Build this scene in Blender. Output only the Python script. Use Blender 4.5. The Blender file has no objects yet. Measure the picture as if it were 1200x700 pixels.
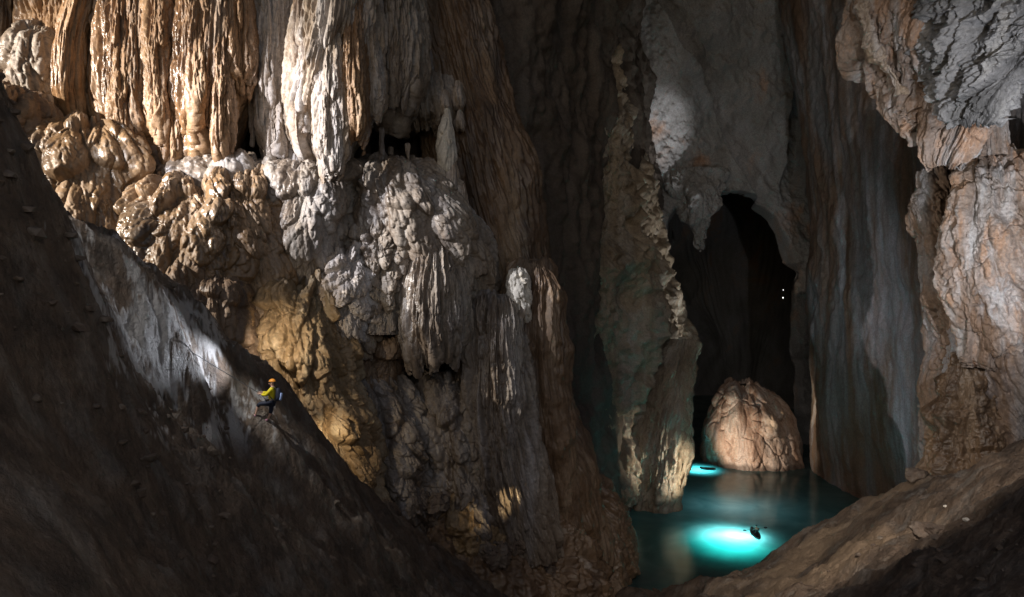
import bpy, bmesh, math, random
import numpy as np
from mathutils import Vector, Euler

random.seed(7)
rng = np.random.default_rng(7)
C = bpy.data.collections.new("cave"); bpy.context.scene.collection.children.link(C)
scene = bpy.context.scene
F = 800.0                      # focal length in photograph pixels (1200 px wide frame, 24 mm lens)
WATER = -24.4

def P(px, py, Y):
    return ((px-600)/F*Y, Y, (350-py)/F*Y)

# ---------------------------------------------------------------- noise
def _h(i, j, k, seed):
    i = i.astype(np.int64).astype(np.uint32); j = j.astype(np.int64).astype(np.uint32)
    k = np.asarray(k).astype(np.int64).astype(np.uint32)
    n = i*np.uint32(374761393) + j*np.uint32(668265263) + k*np.uint32(2147483647 & 0x5bd1e995) + np.uint32((seed*2654435761) & 0xffffffff)
    n = (n ^ (n >> np.uint32(13)))*np.uint32(1274126177)
    n = (n ^ (n >> np.uint32(16)))*np.uint32(2246822519)
    n = n ^ (n >> np.uint32(15))
    return n.astype(np.float32)/np.float32(4294967295.0)

def vnoise(x, y, z, seed=0):
    xi, yi, zi = np.floor(x), np.floor(y), np.floor(z)
    fx, fy, fz = x-xi, y-yi, z-zi
    fx, fy, fz = [f*f*f*(f*(f*6-15)+10) for f in (fx, fy, fz)]
    r = 0
    for a in (0, 1):
        wa = fx if a else 1-fx
        for b in (0, 1):
            wb = fy if b else 1-fy
            for c in (0, 1):
                wc = fz if c else 1-fz
                r = r + wa*wb*wc*_h(xi+a, yi+b, zi+c, seed)
    return r*2-1

def fbm(x, y, z, oct=4, seed=0, gain=0.5, ridged=False):
    a, r, f = 1.0, 0, 1.0
    for o in range(oct):
        n = vnoise(x*f, y*f, z*f, seed+o*17)
        if ridged: n = 1-2*np.abs(n)
        r = r+a*n; a *= gain; f *= 2.03
    return r

def sstep(a, b, x):
    t = np.clip((x-a)/(b-a), 0, 1); return t*t*(3-2*t)

def lobes(u, v, w, h, seed, jit=0.8):
    """overlapping flowstone drip lobes: each starts thin at its top, swells and ends in a rounded snout."""
    wob = vnoise(u/(w*2.5), v/(h*0.6), u*0, seed+5)*w*0.22
    uu = (u+wob)/w; vv = v/h
    uu = uu+0.9*vnoise(uu*0.31+seed*1.7, vv*0.2, u*0, seed+6); vv = vv+0.5*vnoise(uu*0.8, vv*0.3, u*0+3, seed+7)
    ui, vi = np.floor(uu), np.floor(vv)
    best = np.zeros_like(uu)
    for a in (-1, 0, 1):
        for b in (-1, 0, 1, 2):
            ci, cj = ui+a, vi+b
            r1 = _h(ci, cj, 1, seed); r2 = _h(ci, cj, 2, seed); r3 = _h(ci, cj, 3, seed); r4 = _h(ci, cj, 4, seed)
            cu = ci+0.5+(r1-0.5)*jit; ctop = cj+(r2-0.5)*0.9
            sz = 0.45+0.45*r3
            t = (ctop-vv)/(1.0+0.6*r4)
            wd = np.where(t > 0.62, np.sqrt(np.clip(1-((t-0.62)/0.38)**2, 0, 1)), 0.45+0.55*np.clip(t, 0, 1)/0.62)
            q = np.abs(uu-cu)/(sz*np.maximum(wd, 1e-3))
            hh = np.sqrt(np.clip(1-q*q, 0, 1))*(0.3+0.7*sstep(0, 0.7, t))*(0.6+0.4*r3)*np.minimum(wd*1.6, 1)
            hh = np.where((t > 0) & (t < 1), hh, 0)
            best = np.maximum(best, hh)
    return best

# ---------------------------------------------------------------- displacement styles (s = metres along, z = height, X = position)
def d_lobe(s, z, X, k=1.0, seed=0, big=2.4):
    x, y, zz = X
    d = 1.0*lobes(s, z, big, big*2.1, seed)
    d = d + 0.34*lobes(s, z, big*0.42, big*0.95, seed+1)
    d = d + 0.14*lobes(s, z, big*0.18, big*0.42, seed+2) + 0.05*lobes(s, z, big*0.08, big*0.2, seed+12)
    d = d + 0.25*fbm(x*0.25, y*0.25, zz*0.25, 3, seed) + 0.035*fbm(x*1.8, y*1.8, zz*1.4, 4, seed+9)
    return d*k

def d_flute(s, z, X, k=1.0, seed=0, big=1.6):
    x, y, zz = X
    d = 0.7*lobes(s, z, big, big*9, seed)+0.2*lobes(s, z, .2, 2.4, seed+21)
    d = d + 0.45*lobes(s, z, big*0.34, big*5, seed+1)
    d = d + 0.24*lobes(s, z, big*0.15, big*1.5, seed+2)
    d = d + 0.10*lobes(s, z, big*0.07, big*0.5, seed+12)
    d = d + 0.3*fbm(x*0.3, y*0.3, zz*0.06, 3, seed) + 0.08*fbm(x*2.2, y*2.2, zz*0.9, 4, seed+3)
    return d*k

def d_rough(s, z, X, k=1.0, seed=0, f=0.25):
    x, y, zz = X
    d = 1.1*fbm(x*f, y*f, zz*f*0.7, 6, seed, 0.52, True)*0.6
    d = d + 0.55*lobes(s, z, 1.3, 3.2, seed+4) + 0.25*lobes(s, z, 0.5, 1.4, seed+6)
    d = d + 0.16*fbm(x*2.4, y*2.4, zz*1.7, 4, seed+8, 0.55)
    return d*k

def d_slant(s, z, X, k=1.0, seed=0, slant=.4, big=1.5):
    x, y, zz = X
    u = s+slant*z+.5*fbm(x*.3, y*.3, zz*.3, 3, seed)
    d = 0.9*lobes(u, z, big, big*6, seed)+0.4*lobes(u, z, big*.45, big*2.6, seed+1)+0.14*lobes(u, z, big*.18, big*.9, seed+2)
    d = d+0.9*fbm(x*.16, y*.16, zz*.12, 4, seed+3, .5)+0.12*fbm(x*1.5, y*1.5, zz*1.1, 5, seed+4, .6)
    c = fbm(x*.45, y*.45, zz*.3, 4, seed+5, .55)                       # a few open joints
    return (d-0.35*np.exp(-(c/.05)**2))*k

def d_wall(s, z, X, k=1.0, seed=0):
    x, y, zz = X
    d = 1.6*fbm(x*0.09, y*0.09, zz*0.045, 4, seed) + 0.55*fbm(x*0.4, y*0.4, zz*0.22, 6, seed+2, 0.58)
    d = d + 0.5*lobes(s, z, 2.2, 16, seed+5) + 0.14*lobes(s, z, 0.6, 3.5, seed+6)
    d = d + 0.10*fbm(x*2, y*2, zz*1.2, 4, seed+7)
    return d*k

# ---------------------------------------------------------------- mesh helpers
def tag(o, label=None, cat=None, group=None, kind=None):
    if label: o['label'] = label
    if cat: o['category'] = cat
    if group: o['group'] = group
    if kind: o['kind'] = kind
    return o

def grid_obj(name, V, mat, parent=None, base=None, close_u=False, flip=False):
    """V: (nu, nv, 3) array of points -> one smooth quad sheet."""
    nu, nv = V.shape[:2]
    base = np.array(base if base is not None else (0, 0, 0), np.float32)
    co = (V.reshape(-1, 3)-base).astype(np.float32)
    I = np.arange(nu*nv).reshape(nu, nv)
    if close_u: I = np.vstack([I, I[:1]])
    a, b, c, d = I[:-1, :-1], I[1:, :-1], I[1:, 1:], I[:-1, 1:]
    q = np.stack([a, b, c, d] if not flip else [a, d, c, b], -1).reshape(-1, 4).astype(np.int32)
    m = bpy.data.meshes.new(name)
    m.vertices.add(len(co)); m.vertices.foreach_set('co', co.ravel())
    m.loops.add(q.size); m.loops.foreach_set('vertex_index', q.ravel())
    m.polygons.add(len(q)); m.polygons.foreach_set('loop_start', np.arange(0, q.size, 4, dtype=np.int32))
    m.update(calc_edges=True)
    m.polygons.foreach_set('use_smooth', np.ones(len(q), bool))
    m.materials.append(mat)
    o = bpy.data.objects.new(name, m); C.objects.link(o); o.location = base
    if parent is not None: o.parent = parent
    return o

def normals(V, close_u=False):
    if close_u:
        du = np.roll(V, -1, 0)-np.roll(V, 1, 0)
    else:
        du = np.gradient(V, axis=0)
    dv = np.gradient(V, axis=1)
    n = np.cross(du, dv)
    return n/np.maximum(np.linalg.norm(n, axis=-1, keepdims=True), 1e-9)

def smooth1(a, n):
    if n < 2: return a
    k = np.hanning(2*n+1)[1:-1]; k /= k.sum()
    return np.convolve(np.pad(a, (len(k)//2, len(k)//2), mode='edge'), k, 'valid')

def formation(name, rows, Y, mat, disp, label=None, cat=None, group=None, nu=300, nv=300, th=118, full=False,
              ragged=0.0, seed=0, sm=0.06, skew=0.0, parent=None):
    """a bulge of rock standing out from the wall at depth Y. rows: (py, left px, right px, how far it stands out in m), top first"""
    rows = np.array(rows, float)
    z = (350-rows[:, 0])/F*Y; xl = (rows[:, 1]-600)/F*Y; xr = (rows[:, 2]-600)/F*Y; pr = rows[:, 3]
    seg = np.abs(np.diff(z))+0.5*np.abs(np.diff((xr-xl)/2)); t = np.concatenate([[0], np.cumsum(seg)]); t /= t[-1]
    T = np.linspace(0, 1, nv); n = max(2, int(nv*sm))
    zz, l, r, p = [smooth1(np.interp(T, t, a), n) for a in (z, xl, xr, pr)]
    zz[0], zz[-1] = z[0], z[-1]
    th = math.radians(180 if full else th)
    A = np.linspace(-th, th, nu, endpoint=not full)[:, None]
    cx, rx = ((l+r)/2)[None], ((r-l)/2)[None]
    ca, sa = np.cos(A), np.sin(A)
    V = np.empty((nu, nv, 3))
    V[..., 0] = cx+rx*sa; V[..., 1] = Y-p[None]*ca+skew*rx*sa; V[..., 2] = zz[None]+0*A
    s = A*max(np.abs(rx).mean(), p.mean())*1.05+0*zz[None]
    if ragged:
        fr = vnoise(s/0.9, s*0, s*0+seed, seed)*0.5+vnoise(s/0.3, s*0, s*0+seed, seed+1)*0.35+0.2
        V[..., 2] += ragged*fr*(sstep(0.45, 1.0, T)[None])
    N = normals(V, full)
    if np.nanmean((N[..., 1]*np.cos(A))[np.abs(A[:, 0]) < 1]) > 0: N = -N
    X = (V[..., 0], V[..., 1], V[..., 2])
    drop = np.concatenate([[0], np.cumsum(np.hypot(np.diff(zz), np.diff(p)))])
    d = disp(s, -drop[None]+0*s+seed*3.7, X)
    d = d-0.55*d.mean()
    fade = sstep(0, 0.03, T)[None]
    V = V+N*(d*fade)[..., None]
    base = (float(cx.mean()), Y, float(zz.min()))
    o = grid_obj(name, V, mat, parent, base, full, flip=True)
    if label: tag(o, label, cat, group)
    return o

# ---------------------------------------------------------------- materials
def new_mat(name):
    m = bpy.data.materials.new(name); m.use_nodes = True
    nt = m.node_tree
    b = nt.nodes['Principled BSDF']
    return m, nt, b

def rock(name, cols, stain=(0.55, 0.53, 0.52), stain_amt=0.35, streak=0.18, scale=0.35, wet=0.5, bump=0.35, bscale=2.5):
    m, nt, b = new_mat(name); N = nt.nodes; L = nt.links
    def node(t, **k):
        n = N.new(t)
        for a, v in k.items():
            if a in n.inputs: n.inputs[a].default_value = v
            else: setattr(n, a, v)
        return n
    tc = node('ShaderNodeTexCoord')
    mp = node('ShaderNodeMapping'); mp.inputs['Scale'].default_value = (1, 1, streak)
    L.new(tc.outputs['Object'], mp.inputs['Vector'])
    n1 = node('ShaderNodeTexNoise', Scale=scale, Detail=9.0, Roughness=0.62, Distortion=0.6); L.new(mp.outputs[0], n1.inputs['Vector'])
    cr = node('ShaderNodeValToRGB'); L.new(n1.outputs['Fac'], cr.inputs[0])
    e = cr.color_ramp.elements
    ps = np.linspace(0.3, 0.7, len(cols))
    e[0].position, e[0].color = ps[0], (*cols[0], 1); e[1].position, e[1].color = ps[-1], (*cols[-1], 1)
    for p_, c_ in zip(ps[1:-1], cols[1:-1]):
        k = e.new(p_); k.color = (*c_, 1)
    # pale calcite runs
    mp2 = node('ShaderNodeMapping'); mp2.inputs['Scale'].default_value = (1, 1, streak*0.6); mp2.inputs['Location'].default_value = (13, 7, 3)
    L.new(tc.outputs['Object'], mp2.inputs['Vector'])
    n2 = node('ShaderNodeTexNoise', Scale=scale*1.3, Detail=7.0, Roughness=0.6, Distortion=0.3); L.new(mp2.outputs[0], n2.inputs['Vector'])
    r2 = node('ShaderNodeMapRange'); r2.inputs[1].default_value = 0.5; r2.inputs[2].default_value = 0.68; r2.inputs[4].default_value = stain_amt
    L.new(n2.outputs['Fac'], r2.inputs[0])
    mx = node('ShaderNodeMix', data_type='RGBA'); L.new(r2.outputs[0], mx.inputs[0]); L.new(cr.outputs[0], mx.inputs[6]); mx.inputs[7].default_value = (*stain, 1)
    # fine mottling of the mineral
    n3 = node('ShaderNodeTexNoise', Scale=5.0, Detail=8.0, Roughness=0.7); L.new(tc.outputs['Object'], n3.inputs['Vector'])
    r3 = node('ShaderNodeMapRange'); r3.inputs[1].default_value = 0.3; r3.inputs[2].default_value = 0.7; r3.inputs[3].default_value = 0.6; r3.inputs[4].default_value = 1.25
    L.new(n3.outputs['Fac'], r3.inputs[0])
    mu = node('ShaderNodeMix', data_type='RGBA', blend_type='MULTIPLY'); mu.inputs[0].default_value = 1
    L.new(mx.outputs[2], mu.inputs[6]); L.new(r3.outputs[0], mu.inputs[7])
    L.new(mu.outputs[2], b.inputs['Base Color'])
    # wetness
    n4 = node('ShaderNodeTexNoise', Scale=0.6, Detail=5.0); L.new(mp.outputs[0], n4.inputs['Vector'])
    r4 = node('ShaderNodeMapRange'); r4.inputs[1].default_value = 0.38; r4.inputs[2].default_value = 0.62
    r4.inputs[3].default_value = 0.8-0.55*wet; r4.inputs[4].default_value = 0.85-0.2*wet
    L.new(n4.outputs['Fac'], r4.inputs[0]); L.new(r4.outputs[0], b.inputs['Roughness'])
    b.inputs['Specular IOR Level'].default_value = 0.35+0.35*wet
    # bump
    n5 = node('ShaderNodeTexNoise', Scale=bscale, Detail=10.0, Roughness=0.65); L.new(tc.outputs['Object'], n5.inputs['Vector'])
    bp = node('ShaderNodeBump', Strength=bump, Distance=0.25); L.new(n5.outputs['Fac'], bp.inputs['Height']); L.new(bp.outputs[0], b.inputs['Normal'])
    return m

def plain(name, col, rough=0.6, noise=0.15, metallic=0.0, scale=12.0):
    m, nt, b = new_mat(name); N = nt.nodes; L = nt.links
    tc = N.new('ShaderNodeTexCoord'); n = N.new('ShaderNodeTexNoise'); n.inputs['Scale'].default_value = scale; n.inputs['Detail'].default_value = 5
    L.new(tc.outputs['Object'], n.inputs['Vector'])
    r = N.new('ShaderNodeMapRange'); r.inputs[3].default_value = 1-noise; r.inputs[4].default_value = 1+noise; L.new(n.outputs['Fac'], r.inputs[0])
    mu = N.new('ShaderNodeMix'); mu.data_type = 'RGBA'; mu.blend_type = 'MULTIPLY'; mu.inputs[0].default_value = 1
    mu.inputs[6].default_value = (*col, 1); L.new(r.outputs[0], mu.inputs[7]); L.new(mu.outputs[2], b.inputs['Base Color'])
    b.inputs['Roughness'].default_value = rough; b.inputs['Metallic'].default_value = metallic
    return m

M = {}
M['ochre'] = rock('ochre_flowstone', [(0.05, 0.032, 0.02), (0.13, 0.078, 0.04), (0.21, 0.125, 0.06), (0.27, 0.18, 0.105)], (0.36, 0.29, 0.22), 0.4, wet=1.0, bump=0.16)
M['curtain'] = rock('orange_curtain_calcite', [(0.08, 0.048, 0.028), (0.21, 0.115, 0.055), (0.29, 0.172, 0.085), (0.34, 0.25, 0.165)], (0.5, 0.43, 0.37), 0.45, streak=0.06, wet=0.95, bump=0.25)
M['pale'] = rock('pale_calcite', [(0.17, 0.13, 0.10), (0.33, 0.25, 0.18), (0.45, 0.40, 0.37), (0.55, 0.52, 0.52)], (0.66, 0.65, 0.68), 0.8, streak=0.06, wet=0.6, bump=0.35)
M['grey'] = rock('grey_flowstone', [(0.065, 0.048, 0.036), (0.15, 0.112, 0.083), (0.24, 0.195, 0.155), (0.33, 0.30, 0.27)], (0.46, 0.45, 0.47), 0.45, wet=0.85, bump=0.25)
M['brown'] = rock('brown_flowstone', [(0.04, 0.026, 0.018), (0.10, 0.06, 0.035), (0.17, 0.105, 0.06), (0.24, 0.17, 0.11)], (0.32, 0.26, 0.2), 0.35, wet=0.8, bump=0.35)
M['gold'] = rock('golden_flowstone', [(0.11, 0.06, 0.02), (0.2, 0.128, 0.06), (0.3, 0.2, 0.105), (0.38, 0.29, 0.18)], (0.42, 0.36, 0.26), 0.5, wet=0.6, bump=0.5)
M['wall'] = rock('brown_cave_wall', [(0.05, 0.039, 0.033), (0.08, 0.062, 0.05), (0.105, 0.083, 0.068), (0.13, 0.115, 0.105)], (0.19, 0.175, 0.165), 0.3, streak=0.12, scale=0.2, wet=0.15, bump=0.45, bscale=1.6)
M['farwall'] = rock('grey_limestone', [(0.14, 0.135, 0.13), (0.2, 0.19, 0.18), (0.25, 0.24, 0.235), (0.34, 0.21, 0.14)], (0.36, 0.36, 0.38), 0.4, streak=0.6, scale=0.12, wet=0.15, bump=0.35, bscale=.7)
M['right'] = rock('streaked_limestone', [(0.09, 0.055, 0.035), (0.19, 0.125, 0.085), (0.19, 0.18, 0.18), (0.25, 0.25, 0.265)], (0.44, 0.45, 0.50), 0.7, streak=0.2, scale=0.22, wet=0.25, bump=0.5, bscale=1.6)
M['rightochre'] = rock('rusty_limestone', [(0.05, 0.035, 0.027), (0.17, 0.105, 0.066), (0.25, 0.2, 0.17), (0.34, 0.21, 0.135), (0.38, 0.35, 0.33)], (0.42, 0.42, 0.43), 0.85, streak=0.3, scale=0.4, wet=0.3, bump=0.55)
M['rightgrey'] = rock('weathered_grey_limestone', [(0.10, 0.10, 0.10), (0.2, 0.2, 0.205), (0.29, 0.29, 0.30), (0.40, 0.39, 0.38)], (0.5, 0.49, 0.48), 0.4, streak=0.5, scale=0.5, wet=0.25, bump=0.7, bscale=1.8)
M['white'] = rock('white_calcite', [(0.45, 0.40, 0.34), (0.6, 0.56, 0.5), (0.7, 0.67, 0.62)], (0.75, 0.74, 0.74), 0.6, streak=0.1, wet=0.5, bump=0.25)
M['gate'] = rock('gate_limestone', [(0.10, 0.075, 0.05), (0.22, 0.17, 0.12), (0.33, 0.27, 0.2), (0.42, 0.38, 0.33)], (0.46, 0.45, 0.43), 0.4, streak=0.2, scale=0.3, wet=0.4, bump=0.6, bscale=1.8)
M['island'] = rock('cream_flowstone', [(0.12, 0.07, 0.05), (0.30, 0.19, 0.135), (0.45, 0.34, 0.275), (0.56, 0.47, 0.41)], (0.40, 0.39, 0.39), 0.6, streak=0.14, scale=0.4, wet=0.35, bump=0.4)
M['slope'] = rock('muddy_rock', [(0.05, 0.036, 0.027), (0.09, 0.062, 0.044), (0.14, 0.095, 0.065), (0.19, 0.15, 0.115)], (0.34, 0.33, 0.31), 0.3, streak=1.0, scale=0.7, wet=0.45, bump=0.8, bscale=5)
M['stone'] = rock('loose_stone', [(0.07, 0.05, 0.04), (0.14, 0.10, 0.075), (0.2, 0.16, 0.12)], (0.3, 0.28, 0.25), 0.3, streak=1.0, scale=1.2, wet=0.3, bump=0.6)

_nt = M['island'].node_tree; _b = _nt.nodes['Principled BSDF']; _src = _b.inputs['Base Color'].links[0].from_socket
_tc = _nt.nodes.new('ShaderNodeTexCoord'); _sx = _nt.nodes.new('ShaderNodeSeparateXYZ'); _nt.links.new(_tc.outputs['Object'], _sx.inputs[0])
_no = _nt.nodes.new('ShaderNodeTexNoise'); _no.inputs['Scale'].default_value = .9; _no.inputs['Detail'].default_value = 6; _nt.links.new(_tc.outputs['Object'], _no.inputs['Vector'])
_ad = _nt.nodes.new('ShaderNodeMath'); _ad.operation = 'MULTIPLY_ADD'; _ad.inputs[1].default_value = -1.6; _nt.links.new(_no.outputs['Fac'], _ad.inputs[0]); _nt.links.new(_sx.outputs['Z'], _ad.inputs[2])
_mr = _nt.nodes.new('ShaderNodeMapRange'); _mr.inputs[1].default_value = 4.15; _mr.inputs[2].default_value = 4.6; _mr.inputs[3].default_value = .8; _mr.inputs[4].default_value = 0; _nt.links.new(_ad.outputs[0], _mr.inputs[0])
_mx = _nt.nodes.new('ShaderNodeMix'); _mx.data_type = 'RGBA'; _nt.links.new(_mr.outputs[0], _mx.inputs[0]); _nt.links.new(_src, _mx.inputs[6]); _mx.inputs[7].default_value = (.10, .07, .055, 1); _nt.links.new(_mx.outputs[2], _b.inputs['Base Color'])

# ---------------------------------------------------------------- setting: ground
CP = np.array([
    # left ridge line (crest seen against the flowstone wall)
    P(-260, 0, 10), P(-120, 90, 12), P(0, 170, 14), P(60, 226, 16), P(110, 276, 18.5), P(200, 342, 24), P(262, 396, 28), P(330, 458, 32), P(372, 515, 35), P(420, 572, 38.5), P(500, 640, 43), P(560, 680, 46), P(625, 702, 49),
    # the face toward the camera
    P(0, 300, 13.5), P(0, 400, 12.2), P(0, 500, 10.6), P(0, 600, 9), P(0, 700, 8), P(-300, 350, 8), P(-300, 650, 5),
    P(110, 400, 17), P(200, 500, 20), P(200, 600, 16), P(200, 700, 13), P(240, 430, 25), P(312, 493, 28.0), P(298, 486, 28), P(284, 476, 27.9), P(328, 503, 28.2), P(350, 560, 28), P(400, 620, 29), P(300, 600, 22), P(400, 700, 23), P(300, 700, 18), P(500, 690, 35), P(560, 720, 37),
    P(130, 350, 19), P(165, 400, 21), P(215, 447, 23.5), P(262, 492, 25.5), P(60, 320, 15.5), P(60, 470, 13.5),
    # under the camera and the gully
    (-3, -4, 0.4), (0, 0, -1.7), (3, -4, -1.5), (8, -4, -1.5), (20, -4, -1), (3, 6, -4.8), (3.5, 12, -8.5), (3.5, 20, -13), (3.5, 30, -18.5), (4, 40, -23), (5, 50, -26.5), (5, 58, -28), (-10, -6, 3), (-25, -6, 10), (-30, 5, 11),
    # right slope
    P(1300, 480, 22), P(1200, 518, 30), P(1090, 566, 42), P(1040, 593, 47), P(1000, 610, 51), P(940, 640, 54), P(870, 672, 56), P(800, 688, 56), P(740, 699, 55),
    P(1200, 600, 16), P(1200, 700, 11), P(1400, 700, 7), P(1400, 560, 13), P(1000, 700, 20), P(900, 700, 28), P(800, 705, 40), P(1100, 640, 22), P(950, 672, 38), P(1000, 650, 36), P(880, 690, 43),
    # behind the right slope, pool bed
    (36, 40, -16), (36, 52, -22), (34, 60, -27), (26, 64, -28), (16, 66, -28), (8, 66, -29), (40, 80, -30), (20, 85, -31), (45, 110, -31), (30, 120, -31), (50, 20, -2), (45, 0, 2),
    P(-60, 190, 20), P(0, 245, 22), P(60, 290, 24), P(110, 335, 26), P(200, 400, 32), P(262, 450, 36), P(330, 520, 41), P(420, 640, 47), P(-120, 130, 18),
    # behind the left ridge, foot of the flowstone wall
    (-25, 30, -2), (-40, 25, 5), (-40, 45, -4), (-22, 42, -10), (-16, 46, -14), (-10, 50, -19), (-3, 55, -23), (0, 62, -26), (-55, 20, 12), (-20, 70, -20), (-60, 70, -10),
])
def tps_fit(cp, lam=0.002):
    n = len(cp); x = cp[:, :2]/20.0
    r2 = ((x[:, None]-x[None])**2).sum(-1)
    K = 0.5*r2*np.log(np.maximum(r2, 1e-12)); K[np.diag_indices(n)] += lam
    A = np.zeros((n+3, n+3)); A[:n, :n] = K; A[:n, n] = 1; A[:n, n+1:] = x; A[n, :n] = 1; A[n+1:, :n] = x.T
    w = np.linalg.solve(A, np.concatenate([cp[:, 2], [0, 0, 0]]))
    return x, w
_tx, _tw = tps_fit(CP)
def ground_z(x, y):
    q = np.stack([np.ravel(x), np.ravel(y)], -1)/20.0; out = np.empty(len(q))
    for i in range(0, len(q), 40000):
        c = q[i:i+40000]; r2 = ((c[:, None]-_tx[None])**2).sum(-1)
        out[i:i+40000] = (0.5*r2*np.log(np.maximum(r2, 1e-12)))@_tw[:-3]+_tw[-3]+c@_tw[-2:]
    return out.reshape(np.shape(x))
def seg_d(x, y, pts):
    pts = np.array(pts)[:, :2]; best = np.full(x.shape, 1e9)
    for a, b in zip(pts[:-1], pts[1:]):
        ab = b-a; t = np.clip(((x-a[0])*ab[0]+(y-a[1])*ab[1])/(ab@ab), 0, 1)
        best = np.minimum(best, np.hypot(x-a[0]-t*ab[0], y-a[1]-t*ab[1]))
    return best
CREST = [P(135, 320, 19.5), P(180, 375, 22.5), P(230, 420, 25), P(285, 468, 27.5), P(320, 512, 28)]
def ground_full(x, y):
    z = ground_z(x, y)
    # flow-aligned relief: ribs run down the slope toward the pool
    a = x*0.92-y*0.38; b = x*0.38+y*0.92
    near = sstep(2, 16, y)
    left = 1-sstep(0, 8, x)
    rib = fbm(a*0.45, b*0.12, a*0, 5, 3, 0.55)*0.4+fbm(a*0.3, b*0.3, a*0+7, 6, 8, 0.55)*0.38+fbm(a*1.3, b*0.7, a*0+4, 5, 5, 0.62)*0.2
    rgt = fbm(x*0.22, y*0.16, x*0, 4, 31, 0.5)*0.7+fbm(x*0.9, y*0.7, x*0, 5, 37, 0.55)*0.17
    grit = .07*lobes(a*1.1, -b, .55, .9, 98)*sstep(-.2, .5, fbm(x*.35, y*.35, x*0, 3, 99))+.05*fbm(x*2.6, y*2.2, x*0, 4, 100, .65)
    pit = grit+np.minimum(fbm(x*1.1, y*1.1, x*0, 4, 41, 0.6, True), 0.6)*0.09
    dl = seg_d(x, y, CREST); lump = sstep(2.6, .3, dl)
    calm = 1-np.exp(-(((x+10.3)/1.3)**2+((y-28)/1.3)**2))
    lumps = .28*lobes(a*1.0, -b, .9, 1.8, 95)+.12*lobes(a, -b, .35, .7, 96)+.16*fbm(x*1.6, y*1.2, x*0, 5, 97, .6)
    return z+near*((left*rib+(1-left)*rgt)*calm+pit)+lump*(lumps-.75)*(.05+.95*calm)

U = np.concatenate([np.linspace(-900, -60, 90, endpoint=False), np.linspace(-60, 1260, 820), np.linspace(1270, 2100, 90)])
Yg = np.concatenate([np.linspace(-5, 2.4, 25, endpoint=False), np.geomspace(2.4, 62, 640), np.linspace(62.5, 150, 50)])
gx = ((U[:, None]-600)/F)*np.maximum(Yg, 2.4+0*Yg)[None]*1.0
gy = np.broadcast_to(Yg[None], gx.shape)
GV = np.stack([gx, gy, ground_full(gx, gy)], -1)
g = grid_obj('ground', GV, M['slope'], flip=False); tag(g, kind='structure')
gxx, gyy = GV[..., 0], GV[..., 1]
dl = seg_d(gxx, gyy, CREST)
lit_crust = np.clip((.45-dl/1.7+1.2*fbm(gxx*1.9, gyy*1.0, gxx*0, 6, 91, .72))*2.6, 0, 1)*(1-sstep(500, 540, 350-GV[..., 2]/np.maximum(gyy, 1)*F))  # pale calcite crust, its colour also painting the lamp-lit strip along the crest
dr = seg_d(gxx, gyy, [P(1060, 590, 44), P(1000, 620, 46), P(960, 650, 44), P(930, 680, 38), P(900, 700, 32)])
sand = np.clip(1.2-dr/4.0+1.6*fbm(gxx*.22, gyy*.16, gxx*0+3, 4, 92, .5), 0, 1)*(gxx > 4)
for nm, arr in (('lit_crust', lit_crust), ('sand', sand)):
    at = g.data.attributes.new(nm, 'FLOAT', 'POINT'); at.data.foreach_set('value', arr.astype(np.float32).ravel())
nt = M['slope'].node_tree; bs = nt.nodes['Principled BSDF']; src = bs.inputs['Base Color'].links[0].from_socket
for nm, colr in (('sand', (.27, .19, .125)), ('lit_crust', (.44, .42, .41))):
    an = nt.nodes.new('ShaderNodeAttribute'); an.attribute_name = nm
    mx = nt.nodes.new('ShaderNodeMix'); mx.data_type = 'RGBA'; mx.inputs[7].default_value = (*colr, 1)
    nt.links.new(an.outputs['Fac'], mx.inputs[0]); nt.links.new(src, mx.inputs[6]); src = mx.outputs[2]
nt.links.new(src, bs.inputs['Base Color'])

# ---------------------------------------------------------------- setting: walls, far wall with tunnel, ceiling, water
def sheet(name, plan, z0, z1, ns, nz, mat, disp, inward, lean=None, by=None):
    plan = np.array(plan, float)
    d = np.concatenate([[0], np.cumsum(np.hypot(*np.diff(plan, axis=0).T))])
    if by is None: S = np.linspace(0, d[-1], ns)
    else: S = np.interp(np.linspace(0, 1, ns), np.linspace(0, 1, len(by)), np.interp(by, np.arange(len(d)), d))
    x = smooth1(np.interp(S, d, plan[:, 0]), ns//40); y = smooth1(np.interp(S, d, plan[:, 1]), ns//40)
    z = np.linspace(z0, z1, nz)
    V = np.empty((ns, nz, 3)); V[..., 0] = x[:, None]; V[..., 1] = y[:, None]; V[..., 2] = z[None]
    if lean is not None:
        dx, dy = lean(x[:, None], y[:, None], z[None]); V[..., 0] += dx; V[..., 1] += dy
    N = normals(V)
    c = np.array(inward); 
    if ((c-V[ns//2, nz//2])*N[ns//2, nz//2]).sum() < 0: N = -N
    dd = disp(S[:, None]+0*z[None], V[..., 2], (V[..., 0], V[..., 1], V[..., 2]))
    o = grid_obj(name, V+N*dd[..., None], mat); tag(o, kind='structure')
    return o

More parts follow.
